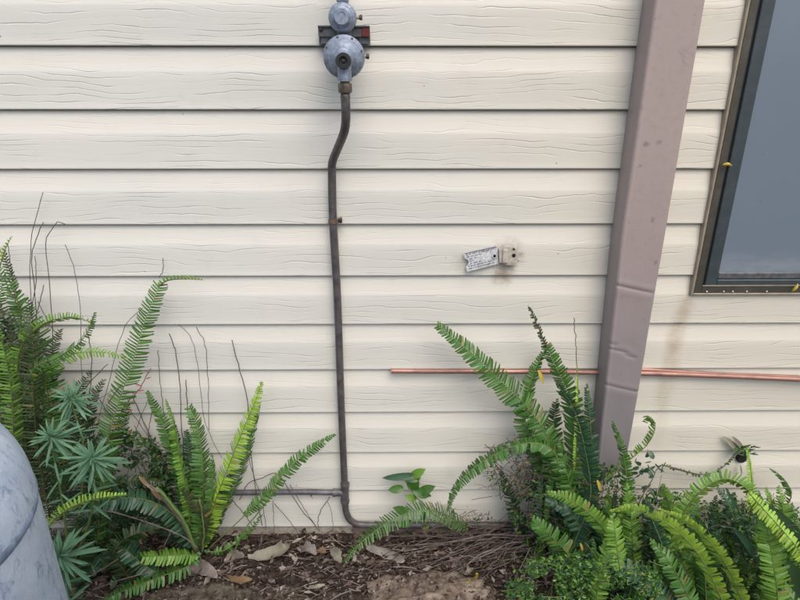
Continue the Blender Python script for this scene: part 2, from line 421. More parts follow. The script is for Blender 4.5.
# ---------------- window ----------------
WX = P(692.5, 292, 1.188).x; WZ = P(692.5, 296.5, 1.188).z
win = thing('window', 'blue-grey screened window with bronze frame at right of the wall', 'window', (WX, 1.19, WZ))
WR, WT = WX+1.1, WZ+1.25
def framebars(x0, z0, x1, z1, wd, y0, y1, mat, name, bev=.0012):
    for a, b in (((x0, y0, z0), (x0+wd, y1, z1)), ((x1-wd, y0, z0), (x1, y1, z1)), ((x0+wd+.0002, y0+.0005, z0), (x1-wd-.0002, y1, z0+wd)), ((x0+wd+.0002, y0+.0005, z1-wd), (x1-wd-.0002, y1, z1))):
        m = MB(); m.box(a, b, bev); obj(name, m, M[mat], win)
framebars(WX, WZ, WR, WT, .0055, 1.1925, 1.215, 'tan', 'flange')
framebars(WX+.0057, WZ+.0057, WR-.0057, WT-.0057, .016, 1.1935, 1.215, 'bronze', 'outer_frame')
m = MB(); m.box((WX+.0218, 1.1984, WZ+.0218), (WR-.0218, 1.2164, WT-.0218)); obj('frame_gap', m, M['black'], win)
x0 = WX+.0275; z0 = WZ+.030
for a, b in (((x0, 1.1935, WZ+.0225), (x0+.025, 1.204, WT-.022)), ((WR-.0525, 1.1935, WZ+.0225), (WR-.0275, 1.204, WT-.022)),
             ((x0+.0252, 1.194, WZ+.0225), (WR-.0527, 1.204, WZ+.036)), ((x0+.0252, 1.194, WT-.048), (WR-.0527, 1.204, WT-.022))):
    m = MB(); m.box(a, b, .0015); obj('sash', m, M['slate'], win)
m = MB(); m.box((WX+.022, 1.1925, WZ+.0219), (WR-.022, 1.1933, WZ+.0245), .0006); obj('sill_bead', m, M['tan'], win)
m = MB(); m.box((x0+.0252, 1.1965, WZ+.0362), (WR-.0527, 1.204, WZ+.052), .0025); obj('screen_rail', m, M['zincdark'], win)
m = MB(); m.box((x0+.024, 1.1982, WZ+.050), (WR-.051, 1.2042, WT-.045)); obj('pane', m, M['pane'], win)
for px in (707, 724, 733, 747, 767):
    p = P(px, 292, 1.1925); m = MB(); m.lathe([(0, -.0012), (.0018, -.0008), (.002, 0), (.002, .004)], (p.x, 1.1933, WZ+.009), (0, 1, 0), 10); obj('screw', m, M['tagmetal'], win, True)
for k, (px, py, lab) in enumerate(((727, 166, 'small yellow seed husk stuck on the left side of the window frame'), (795, 288, 'small yellow seed husk lying on the bottom window frame at right'))):
    p = P(px, py, 1.185); m = MB()
    m.tube(crv([p+V((-.010, 0, .002)), p+V((0, -.002, .004)), p+V((.010, 0, .000))] if k == 0 else [p+V((-.006, -.001, -.008)), p+V((.0, -.003, .002)), p+V((.003, -.001, .010))], 8), [.0008, .002, .003, .0034, .0034, .003, .002, .0015, .001][:9], 8)
    tag(obj('seed_husk', m, M['yellow'], smooth=True), lab, 'seed husk')

# ---------------- downpipe ----------------
YF, YB = 1.146, 1.1985
dxl, dxr = P(655, 0, YF).x, P(705, 0, YF).x
zb = P(610, 472, YF).z
rc = .0045
def dp_loop(z):
    k = max(0, min(1, (P(600, 240, YF).z-z)/(P(600, 240, YF).z-zb)))
    xl = dxl+.020*k; xl2 = dxl+.018*k; xr = dxr; out = []
    def arc(cx, cy, a0, a1, r, n=5):
        for i in range(n+1):
            a = R(a0+(a1-a0)*i/n); out.append((cx+r*math.cos(a), cy+r*math.sin(a)))
    out.append((xl2, YB)); 
    for i in range(1, 5): out.append((xl2+(xl-.003-xl2)*i/5, YB+(YF+.012-YB)*i/5))
    arc(xl+rc+.001, YF+rc, 180, 270, rc+.001)
    for i in range(1, 22): out.append((xl+rc+(xr-rc-xl-rc)*i/22, YF))
    arc(xr-rc, YF+rc, 270, 360, rc)
    out.append((xr, YB)); return out
creases = [((611, 284), (652, 293), .0045), ((599, 341), (616, 345), .003), ((601, 347), (628, 353), .0035), ((603, 384), (642, 393), .004), ((625, 355), (636, 358), .003)]
cr3 = [(P(*a, YF), P(*b, YF), d) for a, b, d in creases]
def dent(x, y, z):
    o = 0
    for a, b, d in cr3:
        ab = V((b.x-a.x, b.z-a.z)); ap = V((x-a.x, z-a.z)); L = ab.length; t = max(-.15, min(1.15, ap.dot(ab)/L/L))
        if ab.length < .02 and abs(ab.x) < .01: continue
        nx = ab/L; dist = nx.x*ap.y-nx.y*ap.x; end = 1-max(0, (abs(t-.5)-.42)/.2)
        if t in (-.15, 1.15): continue
        sgn = dist
        o += .40*d*max(0, min(1, end))*(math.exp(-(sgn/.0028)**2)*1.0-(.45*math.exp(-((sgn-.009)/.006)**2))-.25*math.exp(-((sgn+.012)/.008)**2))
    k = max(0, min(1, (1.0-z)/.3))
    o += .0012*k*noise.noise(V((x*22, 0, z*12)))+.0012*noise.noise(V((x*15, 4, z*5)))
    return o
mb = MB(); zs = []; z = 2.5
while z > zb: zs.append(z); z -= .0028 if z < 1.05 else .02
zs.append(zb)
loops = []
for z in zs:
    L = [(x, y+(dent(x, y, z) if y < YF+.02 else 0), z+(.006*math.sin((x-dxl)*40) if z == zb else 0)) for x, y in dp_loop(z)]
    loops.append(L)
k = len(loops[0]); vs = [p for L in loops for p in L]
fs = [(i*k+j, (i+1)*k+j, (i+1)*k+(j+1), i*k+(j+1)) for i in range(len(loops)-1) for j in range(k-1)]
fs += [(i*k+k-1, (i+1)*k+k-1, (i+1)*k, i*k) for i in range(len(loops)-1)]
mb.add(vs, fs)
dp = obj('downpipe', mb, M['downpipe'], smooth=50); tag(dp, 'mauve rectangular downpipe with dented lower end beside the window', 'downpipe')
sm = dp.modifiers.new('wall_thickness', 'SOLIDIFY'); sm.thickness = .0012; sm.offset = 1

# ---------------- gas regulator ----------------
reg = thing('gas_regulator', 'blue-grey two-stage gas regulator on a bracket at top of the wall', 'gas regulator', P(344, 60, 1.2))
YR = 1.128
c1 = P(344, 57, YR); c2 = P(342.5, 17.5, 1.14)
s_ = 1/F*1.06
zb1, zb0 = P(344, 25.5, 1.185).z, P(344, 45, 1.185).z; xb0, xb1 = P(318.5, 35, 1.185).x, P(370, 35, 1.185).x
m = MB(); m.box((xb0, 1.182, zb0+.013), (xb1, 1.1855, zb1), .0012); m.box((xb0, 1.178, zb1-.0035), (xb1, 1.1822, zb1), .001)
m.box((xb0, 1.190, zb0-.002), (xb1, 1.195, zb0+.022), .001); m.box((xb0+.004, 1.1857, zb0+.002), (xb0+.02, 1.1897, zb0+.024)); m.box((xb1-.02, 1.1857, zb0+.002), (xb1-.004, 1.1897, zb0+.024))
obj('bracket', m, M['zincdark'], reg)
m = MB(); m.box((xb1-.0145, 1.1795, zb0+.0135), (xb1-.001, 1.1818, zb1-.004), .0008); obj('red_tab', m, M['redpaint'], reg)
for px, py, yy in ((321, 29.5, 1.182), (366.5, 39, 1.1895), (324, 38.5, 1.1895)):
    p = P(px, py, yy); m = MB(); m.lathe([(0, -.003), (.0035, -.0025), (.0042, 0), (.0042, .001)], p, (0, 1, 0), 6); obj('bolt', m, M['black'], reg)
# lower stage: rimmed diaphragm housing
m = MB(); r1 = 20.3*s_
m.lathe([(.012, .040), (.02, .038), (r1*.8, .022), (r1*.97, .012), (r1, .010), (r1, .0055), (r1*.985, .004), (r1*.985, .0015), (r1, 0), (r1, -.004), (r1*.97, -.006), (r1*.88, -.0075), (r1*.8, -.012), (r1*.55, -.020), (r1*.42, -.024), (r1*.36, -.027), (r1*.3, -.028), (.0001, -.028)], c1, (0, 1, 0), 56)
obj('lower_housing', m, M['zinc'], reg, 40)
for k in range(8):
    a = k*math.pi/4+.3; p = c1+V((math.cos(a)*r1*.9, -.006, math.sin(a)*r1*.9)); m = MB(); m.lathe([(0, -.0032), (.0021, -.003), (.0023, 0), (.0023, .002)], p, (0, 1, 0), 10); obj('screw', m, M['zincdark'], reg, 30)
oc = P(344, 61, 1.088); ob = P(344, 80.5, 1.092)
m = MB(); m.tube([V((oc.x, 1.092, oc.z+.004)), V((oc.x, 1.092, ob.z+.004))], .0118, 24); m.tube([V((oc.x, 1.092, ob.z+.0045)), V((oc.x, 1.092, ob.z-.001))], [.0132, .0128], 24); m.tube([V((oc.x, 1.104, oc.z)), V((oc.x, 1.082, oc.z))], .0128, 28)
obj('outlet_neck', m, M['zinc'], reg, 40)
m = MB(); m.lathe([(.0128, .004), (.0134, 0), (.0134, -.0065), (.012, -.0085), (.0075, -.0085), (.007, -.004), (.0035, -.0035), (.003, -.007), (.0001, -.0075)], (oc.x, 1.080, oc.z), (0, 1, 0), 32)
obj('vent_cap', m, M['black'], reg, 35)
fz1 = P(344, 81.5, 1.092).z; fz0 = P(344, 97, 1.092).z; H = fz1-fz0
m = MB(); m.lathe([(.0001, 0), (.0085, 0), (.0085, -.18*H), (.0118, -.22*H), (.0122, -.30*H), (.0122, -.72*H), (.0114, -.80*H), (.0085, -.84*H), (.0078, -1.0*H), (.0088, -1.02*H), (.0088, -1.16*H), (.0072, -1.2*H), (.0072, -1.5*H)], (oc.x, 1.092, fz1+.002), (0, 0, 1), 8)
obj('union_nut', m, M['brass'], reg, 30)
# upper stage
m = MB(); r2 = 13.6*s_
m.lathe([(.01, .040), (r2*.9, .022), (r2, .012), (r2, .008), (r2*.98, .006), (r2, .004), (r2, -.003), (r2*.96, -.006), (r2*.84, -.010), (r2*.78, -.0105), (r2*.72, -.013), (r2*.6, -.0145), (r2*.56, -.019), (r2*.50, -.0205), (r2*.3, -.0205), (r2*.28, -.0195), (.0001, -.0195)], c2, (0, 1, 0), 48)
obj('upper_housing', m, M['zinc'], reg, 40)
m = MB(); m.tube([c2+V((0, .018, .01)), P(342.5, -3, 1.155)+V((0, 0, .04)), P(342.5, -3, 1.155)+V((0, 0, .3))], .0098, 20); m.box((c2.x-.0105, 1.142, c2.z+.024), (c2.x+.0105, 1.17, c2.z+.04), .003)
obj('inlet_pipe', m, M['zinc'], reg, 40)
m = MB(); m.tube([V((c2.x+.001, 1.16, c2.z)), V((c1.x, 1.16, c1.z))], .0135, 20); m.tube([V((c1.x, 1.145, c1.z)), V((c1.x, 1.184, c1.z))], .012, 20); m.tube([V((c2.x, 1.145, c2.z)), V((c2.x, 1.184, c2.z))], .010, 20)
obj('body_block', m, M['zincdark'], reg, 40)
for px, py, yy in ((359, 17.5, 1.15), (366, 56.5, 1.14)):
    p = P(px, py, yy); m = MB(); m.tube([p+V((-.012, 0, 0)), p+V((.001, 0, 0))], .003, 12); obj('vent_stem', m, M['clipplastic'], reg, 40)
    m = MB(); m.tube([p+V((0, 0, 0)), p+V((.002, 0, 0)), p+V((.0055, 0, 0)), p+V((.006, 0, 0))], [.0035, .0045, .0048, .003], 12); obj('vent_plug', m, M['brass'], reg, 40)

# ---------------- gas pipe ----------------
gp = thing('gas_pipe', 'dark grey gas pipe running down the wall from the regulator to an elbow', 'pipe', P(345, 525, 1.18))
YP = 1.186; top = V((oc.x, 1.092, fz0+.006))
pts = [top, V((oc.x, 1.094, P(345, 112, 1.095).z)), P(345.5, 124, 1.105), P(343.5, 134, 1.12), P(337, 150, 1.16), P(332.5, 162, 1.180), P(332, 174, YP), P(333, 220, YP), P(337.5, 300, YP), P(341, 400, YP), P(344, 470, YP), P(345, 492, YP)]
m = MB(); m.tube(crv(pts, 70), .0083, 16); obj('upper_run', m, M['gaspipe'], gp, True)
e0 = P(345, 490, YP)
pts = [e0, P(345.2, 503, YP), P(346, 511, YP), P(349, 518.5, YP), P(355, 523.2, YP), P(363, 524.8, YP), P(385, 525, YP), P(440, 525, YP), P(530, 525, YP), P(640, 525, YP)]
m = MB(); m.tube(crv(pts, 70), .0083, 16); obj('lower_run', m, M['gaspipe'], gp, True)
m = MB(); m.tube([P(345, 484, YP), P(345, 501, YP)], .0098, 16)
for y in (484.5, 501): m.tube([P(345, y-1.2, YP), P(345, y+1.2, YP)], .0112, 16)
obj('tee_joint', m, M['gaspipe'], gp, 30)
m = MB(); m.tube([P(345, 492.5, YP), P(334, 492.6, YP)], .0095, 16); m.tube(crv([P(342, 492.5, YP), P(300, 492, YP), P(245, 492.5, YP), P(150, 494, YP), P(60, 494, YP), P(-60, 494, YP)], 24), .0072, 14); m.tube([P(335, 492.6, YP), P(333, 492.6, YP)], .0105, 16)
obj('branch_run', m, M['greypipe'], gp, 40)
p = P(333, 221, YP)
m = MB(); m.tube([p+V((0, 0, .004)), p+V((0, 0, -.004))], .0098, 16); m.box((p.x+.006, 1.181, p.z-.003), (p.x+.019, 1.1835, p.z+.007), .0006); obj('pipe_clip', m, M['screw'], gp, 40)
m = MB(); m.lathe([(0, -.004), (.0038, -.003), (.0042, 0), (.003, .016)], (p.x+.0155, 1.180, p.z+.003), (0, 1, 0), 12); obj('screw', m, M['black'], gp, 40)

# ---------------- copper pipes ----------------
m = MB(); pts = [P(391, 371, 1.192), P(500, 371.5, 1.191), P(590, 372.3, 1.190), P(650, 373.5, 1.190), P(720, 376, 1.188), P(800, 379.3, 1.186), P(900, 384, 1.186)]
m.tube(crv(pts, 40), .0058, 14, False)
m.lathe([(.0058, 0), (.0062, .0003), (.0062, .003), (.0058, .0032)], pts[0], (1, 0, 0), 14); m.lathe([(.0058, 0), (.0046, 0), (.0046, .02)], pts[0], (1, 0, 0), 14)
tag(obj('copper_pipe', m, M['copper'], smooth=40), 'long straight copper pipe with an open left end running behind the downpipe', 'pipe')
m = MB(); m.tube(crv([P(610, 368.7, 1.1965), P(650, 369.8, 1.1965), P(720, 373.8, 1.196), P(800, 377.0, 1.196), P(900, 382, 1.196)], 30), .0038, 12)
tag(obj('copper_pipe', m, M['copper'], smooth=40), 'thin second copper line just above the thicker one, right of the downpipe', 'pipe')

# ---------------- metal tag and broken clip ----------------
tg = thing('metal_tag', 'tilted ticket-shaped metal tag with printed lines on the wall', 'tag', P(482, 258, 1.195))
A, B, Cc, D = P(463.5, 253, 1.194), P(497.5, 245.5, 1.196), P(499, 263.5, 1.194), P(467, 271.5, 1.188)
def tq(u, v, off=0):
    q = A*(1-u)*(1-v)+B*u*(1-v)+Cc*u*v+D*(1-u)*v
    return q+V((0, -off, 0))
out = [(0, 0), (.5, -.01), (1, 0)]+[(1, .3), (1, .7), (1, 1), (.5, 1.01), (0, 1), (0, .72)]
for i in range(1, 8):
    a = R(90-180*i/8); out.append((.085*math.cos(a)*1.1, .5+.2*math.sin(a)))
out.append((0, .28))
n = len(out); m = MB()
m.add([tq(u, v, .001) for u, v in out]+[tq(u, v, 0) for u, v in out], [tuple(range(n))[::-1], tuple(range(n, 2*n))]+[(i, (i+1) % n, (i+1) % n+n, i+n) for i in range(n)])
obj('plate', m, M['tagmetal'], tg)
m = MB(); rl = random.Random(3)
for row in range(7):
    v = .10+row*.125; u = .14 if 2 <= row <= 4 else .06
    while u < .86:
        L = rl.uniform(.03, .12)
        if u+L > .9: break
        if not (row in (2, 3) and u > .75): m.add([tq(u, v, .0014), tq(u+L, v, .0014), tq(u+L, v+.045, .0014), tq(u, v+.045, .0014)], [(0, 1, 2, 3)])
        u += L+rl.uniform(.015, .05)
    if row == 0: m.add([tq(.03, .02, .0013), tq(.97, .02, .0013), tq(.97, .07, .0013), tq(.03, .07, .0013)], [(0, 1, 2, 3)])
obj('print', m, M['print'], tg)
p = P(494.5, 256, 1.191); m = MB(); m.lathe([(.0032, -.0007), (.006, -.0004), (.006, .001)], p, (0, 1, 0), 20); obj('eyelet', m, M['tagmetal'], tg)
m = MB(); m.lathe([(.0001, -.0004), (.0038, -.0004), (.0038, .002)], p, (0, 1, 0), 20); obj('hole', m, M['hole'], tg)
cl = thing('broken_clip', 'broken beige plastic clip with two holes beside the metal tag', 'clip', P(508, 256, 1.195))
m = MB(); q = [P(x, y, 1.188) for x, y in ((499, 250), (505, 246.5), (513, 247), (516.5, 250), (516.5, 257), (518, 262), (514, 265.5), (507, 265), (499.5, 262.5))]
n = len(q); m.add(q+[V((a.x, 1.2, a.z)) for a in q], [tuple(range(n))[::-1]]+[(i, (i+1) % n, (i+1) % n+n, i+n) for i in range(n)]); obj('plate', m, M['clipplastic'], cl)
m = MB(); a, b = P(503, 249.5, 1.186), P(508, 263, 1.186); m.box((a.x, 1.1845, b.z), (b.x, 1.1878, a.z), .0012); obj('raised_panel', m, M['clipplastic'], cl)
for px, py, rd in ((513.8, 255.5, .0042), (513.8, 249.3, .0025)):
    m = MB(); m.lathe([(.0001, -.0004), (rd, -.0004), (rd, .002)], P(px, py, 1.188), (0, 1, 0), 18); obj('hole', m, M['hole'], cl)

r5 = random.Random(9); m = MB(); cen = P(508, 256, 1.194)
for k in range(34):
    a = r5.uniform(0, 6.28); L = r5.uniform(.02, .045); p = cen+V((math.cos(a)*.012, r5.uniform(-.004, .002), math.sin(a)*.015)); q = cen+V((math.cos(a+r5.uniform(-.6, .6))*L, .004, math.sin(a)*L))
    m.tube([p, (p+q)/2+V((0, -.001, -.003)), q], .00018, 3, False)
obj('cobweb', m, M['clipplastic'], cl)
for k in range(26):
    a = r5.uniform(0, 6.28); L = r5.uniform(.010, .034); p = V((cen.x+math.cos(a)*L, 1.1985, cen.z+math.sin(a)*L*.8-.006)); m = MB(); rr2 = r5.uniform(.0008, .0024)
    m.add([p+V((r5.uniform(-1, 1), r5.uniform(-.8, 0), r5.uniform(-1, 1)))*rr2 for _ in range(4)]+[p+V((0, .001, 0))], [(0, 1, 2), (0, 2, 3), (0, 1, 4), (1, 2, 4), (2, 3, 4), (3, 0, 4)]); obj('crumb', m, M['board'], cl)
# ---------------- gas cylinder in the near left corner ----------------
Rc = .188; zc = .615
pS = P(35.5, 480, .62); dv = V((pS.x, pS.y)).normalized()
nn = V((-dv.y, dv.x)); cc = V((pS.x, pS.y))+nn*Rc
if cc.x > pS.x: cc = V((pS.x, pS.y))-nn*Rc
zc = pS.z; gz = -.05
cyl = thing('gas_cylinder', 'big scuffed blue-grey gas cylinder cut off by the lower left corner', 'gas cylinder', (cc.x, cc.y, gz))
m = MB(); prof = [(Rc*.86, gz+.03), (Rc*.97, gz+.05), (Rc, gz+.09), (Rc, zc-.006)]
prof += [(Rc*math.cos(R(a))**.9 if a < 88 else .02, zc+.006+Rc*.86*math.sin(R(a))) for a in range(0, 86, 5)]+[(.02, zc+Rc*.865)]
m.lathe(prof, (cc.x, cc.y, 0), n=96); obj('body', m, M['cylinder'], cyl, 50)
m = MB(); m.lathe([(Rc-.001, zc-.009), (Rc+.0008, zc-.006), (Rc+.0014, zc-.001), (Rc+.0006, zc+.003), (Rc-.001, zc+.006)], (cc.x, cc.y, 0), n=96); obj('weld_seam', m, M['seam'], cyl, True)
m = MB(); m.lathe([(Rc*.82, gz), (Rc*.86, gz), (Rc*.86, gz+.035), (Rc*.82, gz+.035)], (cc.x, cc.y, 0), n=64); obj('foot_ring', m, M['cylinder'], cyl, 40)
m = MB(); m.lathe([(.03, zc+Rc*.84), (.03, zc+Rc*.9), (.014, zc+Rc*.9), (.014, zc+Rc*.95), (.008, zc+Rc)], (cc.x, cc.y, 0), n=20); m.tube([(cc.x, cc.y, zc+Rc*.93), (cc.x-.05, cc.y, zc+Rc*.93)], .011, 12); obj('valve', m, M['brass'], cyl, 40)

# ---------------- ferns ----------------
def add_frond(m, pts, wd, sp=.0085, twist=0, fold=.25, sweep=14, tipw=.18, base=0.0, sparse=0, mi=0, ri=1, rr_=.0012, rise=.12, rs=None, ratio=.86, curl=0, pw=.75, nrm=None):
    """pts: 3D spine from base to tip; wd: half width in metres; leaflets are folded lance-shaped blades"""
    rs = rs or rnd
    cp = crv(pts, 48); L = [0]
    for i in range(1, len(cp)): L.append(L[-1]+(cp[i]-cp[i-1]).length)
    tot = L[-1]; nrr = len(cp)
    m.tube(cp[::2] if nrr % 2 else cp, [rr_*(1.25-.95*i/(len(cp[::2] if nrr % 2 else cp)-1)) for i in range(len(cp[::2] if nrr % 2 else cp))], 5, True, ri)
    eye = V((0, 0, CAMZ)); s = base*tot; j = 0; k = 0
    while s < tot*.995:
        while j < nrr-2 and L[j+1] < s: j += 1
        u = (s-L[j])/max(1e-6, L[j+1]-L[j]); p = cp[j].lerp(cp[j+1], u)
        T = (cp[min(j+2, nrr-1)]-cp[max(j-1, 0)]).normalized(); t = (s/tot-base)/(1-base)
        N = nrm.copy() if nrm else (eye-p).normalized()
        N = (N-T*N.dot(T)).normalized(); N = Matrix.Rotation(R(twist), 3, T) @ N; B = T.cross(N).normalized()
        prof = min(1, .45+.55*t/rise)*max(tipw*.0, (1-t)**pw*1.0 if t > .55 else 1-.0*t)
        if t > .55: prof = min(1, .45+.55*t/rise)*((1-((t-.55)/.45)**1.8)*(1-tipw)+tipw)
        spn = sp*.84*(.75+.25*prof)
        for side in (-1, 1):
            if rs.random() < .02+sparse: continue
            ln = wd*prof*rs.uniform(.84, 1.08); hw = spn*ratio*.5*rs.uniform(.9, 1.08)
            pb = p+T*(spn*.5 if side > 0 else 0)
            sw = R(sweep+rs.uniform(-9, 9)+22*max(0, t-.6)); fo = fold+rs.uniform(-.12, .12)
            Dv = (B*side*math.cos(sw)+T*math.sin(sw)); Dv = (Dv*math.cos(fo)-N*math.sin(fo)).normalized()
            W = (T-Dv*T.dot(Dv)).normalized(); Nn = Dv.cross(W)*(1 if side > 0 else -1)
            tl = rs.uniform(-.45, .45); W = (W*math.cos(tl)+Nn*math.sin(tl)).normalized()
            bend = -(.10+curl)*ln
            vs = [pb-W*hw*.35, pb+W*hw*.45,
                  pb+Dv*ln*.12-W*hw*.95, pb+Dv*ln*.10+W*hw*1.15,
                  pb+Dv*ln*.5-W*hw*.85+Nn*bend*.25, pb+Dv*ln*.5+Nn*(bend*.25+hw*.18), pb+Dv*ln*.5+W*hw*.85+Nn*bend*.25,
                  pb+Dv*ln*.88-W*hw*.62+Nn*bend*.7, pb+Dv*ln*.92+W*hw*.72+Nn*bend*.7,
                  pb+Dv*ln+W*hw*.25+Nn*bend]
            m.add(vs, [(0, 2, 3, 1), (2, 4, 5), (2, 5, 3), (3, 5, 6), (4, 7, 5), (5, 8, 6), (5, 7, 8), (7, 9, 8)], mi)
        s += spn; k += 1
def pxm(py, Y):
    """metres per photo pixel at that place"""
    d = fw+uu*((300-py)/F); return (Y/d.y)/F
RAT = {}
def frond(parent, px, Y0, Y1, w, col='mid', rach=None, bow=0, **kw):
    n = len(px); pts = []
    for i, (x, y) in enumerate(px):
        t = i/(n-1); pts.append(P(x, y, Y0+(Y1-Y0)*t-bow*math.sin(math.pi*t)))
    my = px[n//2][1]; sc_ = pxm(my, (Y0+Y1)/2)
    kw.setdefault('sp', .0085); m = MB()
    kw.setdefault('ratio', {'fA': .62, 'fB': .66, 'fC': .9, 'fD': .84}.get(parent.get('kindkey', ''), 1.0) if False else RAT.get(parent.name, .95))
    add_frond(m, pts, w*sc_, **kw)
    rm = M[rach or ('rachisdark' if col in ('olive', 'dark') else 'rachis')]
    nt_ = next(i for i, q in enumerate(m.m) if q == 0); nv = min(m.f[nt_])
    ml = MB(); ml.v = m.v[:nv]; ml.f = m.f[:nt_]; ml.m = m.m[:nt_]
    mf = MB(); mf.v = m.v[nv:]; mf.f = [tuple(i-nv for i in f) for f in m.f[nt_:]]; mf.m = m.m[nt_:]
    ml.m = [0]*len(ml.f)
    o = obj('frond', mf, M[col], parent)
    st = link('midrib', ml.mesh('midrib', rm, True), o)
    st.matrix_parent_inverse = Matrix.Identity(4)
    return o
def runner(parent, px, Y0, Y1, r=.0008, mat='wire', name='runner'):
    n = len(px); m = MB(); pts = [P(x, y, Y0+(Y1-Y0)*i/(n-1)) for i, (x, y) in enumerate(px)]
    cp = crv(pts, 20); cp = [p+V((rnd.uniform(-1, 1), 0, rnd.uniform(-1, 1)))*.0012 for p in cp]
    m.tube(cp, r, 5); return obj(name, m, M[mat], parent, True)

FG = 'sword ferns along the foot of the wall'
# --- far left fern
fA = thing('sword_fern', 'tall dense sword fern at the left edge behind the gas cylinder', 'fern', G(40, 560), FG)
F_ = frond
RAT[fA.name] = .66
F_(fA, [(12, 470), (13, 430), (11, 390), (4, 350), (-6, 322)], .97, .93, 11, 'lime', twist=10)
F_(fA, [(-14, 330), (-8, 300), (-2, 275), (4, 252), (12, 236)], 1.05, 1.08, 6, 'bright', twist=50)
F_(fA, [(62, 520), (52, 430), (40, 360), (22, 315), (3, 278), (-12, 262)], 1.06, 1.10, 21, 'mid', twist=-25, rach='rachisdark')
F_(fA, [(40, 520), (30, 430), (24, 370), (21, 320), (12, 280), (4, 250)], 1.10, 1.14, 15, 'olive', twist=30)
F_(fA, [(50, 520), (38, 450), (33, 390), (33, 340), (28, 300)], 1.04, 1.06, 16, 'olive', twist=15)
F_(fA, [(20, 500), (26, 430), (20, 360), (6, 320), (-15, 300)], 1.12, 1.15, 18, 'olive', twist=-10)
F_(fA, [(15, 400), (20, 350), (40, 326), (62, 318), (78, 318), (93, 323)], 1.08, 1.02, 8.5, 'lime', twist=35, fold=.4)
F_(fA, [(20, 420), (32, 372), (58, 357), (78, 344), (90, 328), (95, 312)], 1.06, 1.0, 8, 'mid', twist=-30, sweep=25)
F_(fA, [(24, 430), (40, 378), (68, 356), (98, 352), (128, 358)], 1.1, 1.12, 9, 'lime', twist=-20)
F_(fA, [(60, 520), (50, 450), (46, 400), (50, 360), (60, 330)], 1.12, 1.15, 15, 'olive', twist=20)
F_(fA, [(-5, 420), (0, 380), (-2, 320), (2, 285)], 1.13, 1.16, 14, 'mid', twist=0)
F_(fA, [(64, 500), (72, 440), (75, 400), (90, 372)], 1.12, 1.14, 13, 'dark', twist=0)
F_(fA, [(30, 540), (30, 480), (22, 420), (12, 372)], 1.06, 1.04, 17, 'dark', twist=12)
# --- tall fern with the hooked tip
fB = thing('sword_fern', 'fern whose tallest frond leans right and hooks over at its tip', 'fern', G(112, 572), FG)
RAT[fB.name] = .72
F_(fB, [(98, 545), (100, 490), (108, 440), (119, 402), (133, 360), (146, 318), (160, 284)], 1.06, 1.15, 15, 'mid', twist=-8, tipw=.55, rise=.05, sp=.0082)
F_(fB, [(158, 287), (168, 280.5), (184, 279), (204, 280)], 1.15, 1.15, 5, 'lime', twist=55, fold=.5, rach='rachisdark')
F_(fB, [(92, 560), (102, 500), (110, 460), (122, 430), (128, 400)], 1.10, 1.13, 12, 'dark', twist=20)
F_(fB, [(110, 560), (88, 500), (84, 450), (90, 405), (104, 380)], 1.08, 1.12, 13, 'dark', twist=10)
F_(fB, [(100, 560), (130, 520), (150, 480), (158, 450)], 1.12, 1.14, 12, 'dark')
F_(fB, [(100, 570), (76, 520), (66, 490), (50, 470)], 1.06, 1.0, 13, 'dark')
F_(fB, [(40, 540), (56, 518), (76, 505), (100, 498), (128, 494.5)], .90, .92, 8, 'bright', twist=38, fold=.35)
F_(fB, [(90, 560), (86, 520), (105, 490), (140, 480), (165, 484)], 1.1, 1.08, 12, 'dark', twist=-20)
# --- centre left fern
fC = thing('sword_fern', 'upright sword fern left of the gas pipe with one frond reaching toward it', 'fern', G(195, 548), FG)
F_(fC, [(194, 545), (188, 505), (178, 470), (165, 430), (147, 392)], 1.11, 1.14, 11, 'mid', twist=-20)
F_(fC, [(192, 545), (186, 490), (178, 450), (173, 420), (166, 400)], 1.10, 1.10, 8.5, 'lime', twist=50)
F_(fC, [(190, 545), (182, 490), (175, 455), (174, 425)], 1.13, 1.16, 12, 'dark', twist=0)
F_(fC, [(198, 548), (203, 500), (202, 455), (197, 425), (190, 408)], 1.10, 1.12, 13, 'mid', twist=25, tipw=.4)
F_(fC, [(196, 548), (196, 500), (190, 460), (186, 430)], 1.14, 1.17, 11, 'blue', twist=-10)
F_(fC, [(204, 548), (210, 510), (213, 480), (212, 455)], 1.09, 1.1, 9, 'mid', twist=40)
F_(fC, [(202, 547), (214, 505), (228, 468), (244, 428), (255, 402), (261.5, 381)], 1.09, 1.13, 12, 'bright', twist=-28, sp=.0072)
F_(fC, [(206, 547), (226, 505), (243, 468), (253, 432), (260, 405)], 1.12, 1.16, 10, 'mid', twist=45, sp=.0074)
F_(fC, [(208, 549), (240, 520), (266, 494), (280, 478), (302, 456), (335, 434)], 1.10, 1.15, 8.5, 'mid', twist=-15, base=.30, sp=.008)
F_(fC, [(193, 545), (180, 522), (158, 504), (128, 498), (98, 506), (80, 520)], 1.09, 1.03, 14, 'blue', twist=28, fold=.15, sp=.010)
F_(fC, [(193, 545), (178, 532), (150, 512), (118, 508)], 1.11, 1.10, 13, 'dark', twist=-20)
F_(fC, [(198, 556), (180, 555), (160, 556), (141, 557)], 1.07, 1.03, 10, 'lime', twist=25, sp=.0095, tipw=.6)
F_(fC, [(198, 552), (188, 566), (160, 577), (130, 588), (98, 603)], 1.08, .99, 10, 'mid', twist=25, sp=.0095)
F_(fC, [(160, 575), (140, 562), (124, 548), (112, 541)], 1.05, 1.04, 11, 'blue', twist=10, sp=.009)
F_(fC, [(200, 548), (206, 520), (190, 500), (182, 488)], 1.08, 1.05, 9, 'olive', twist=-30)
F_(fC, [(205, 552), (225, 550), (245, 535), (262, 515)], 1.10, 1.12, 5, 'mid', twist=20, sparse=.3)
F_(fC, [(195, 548), (170, 530), (160, 470), (150, 440)], 1.14, 1.17, 12, 'dark')
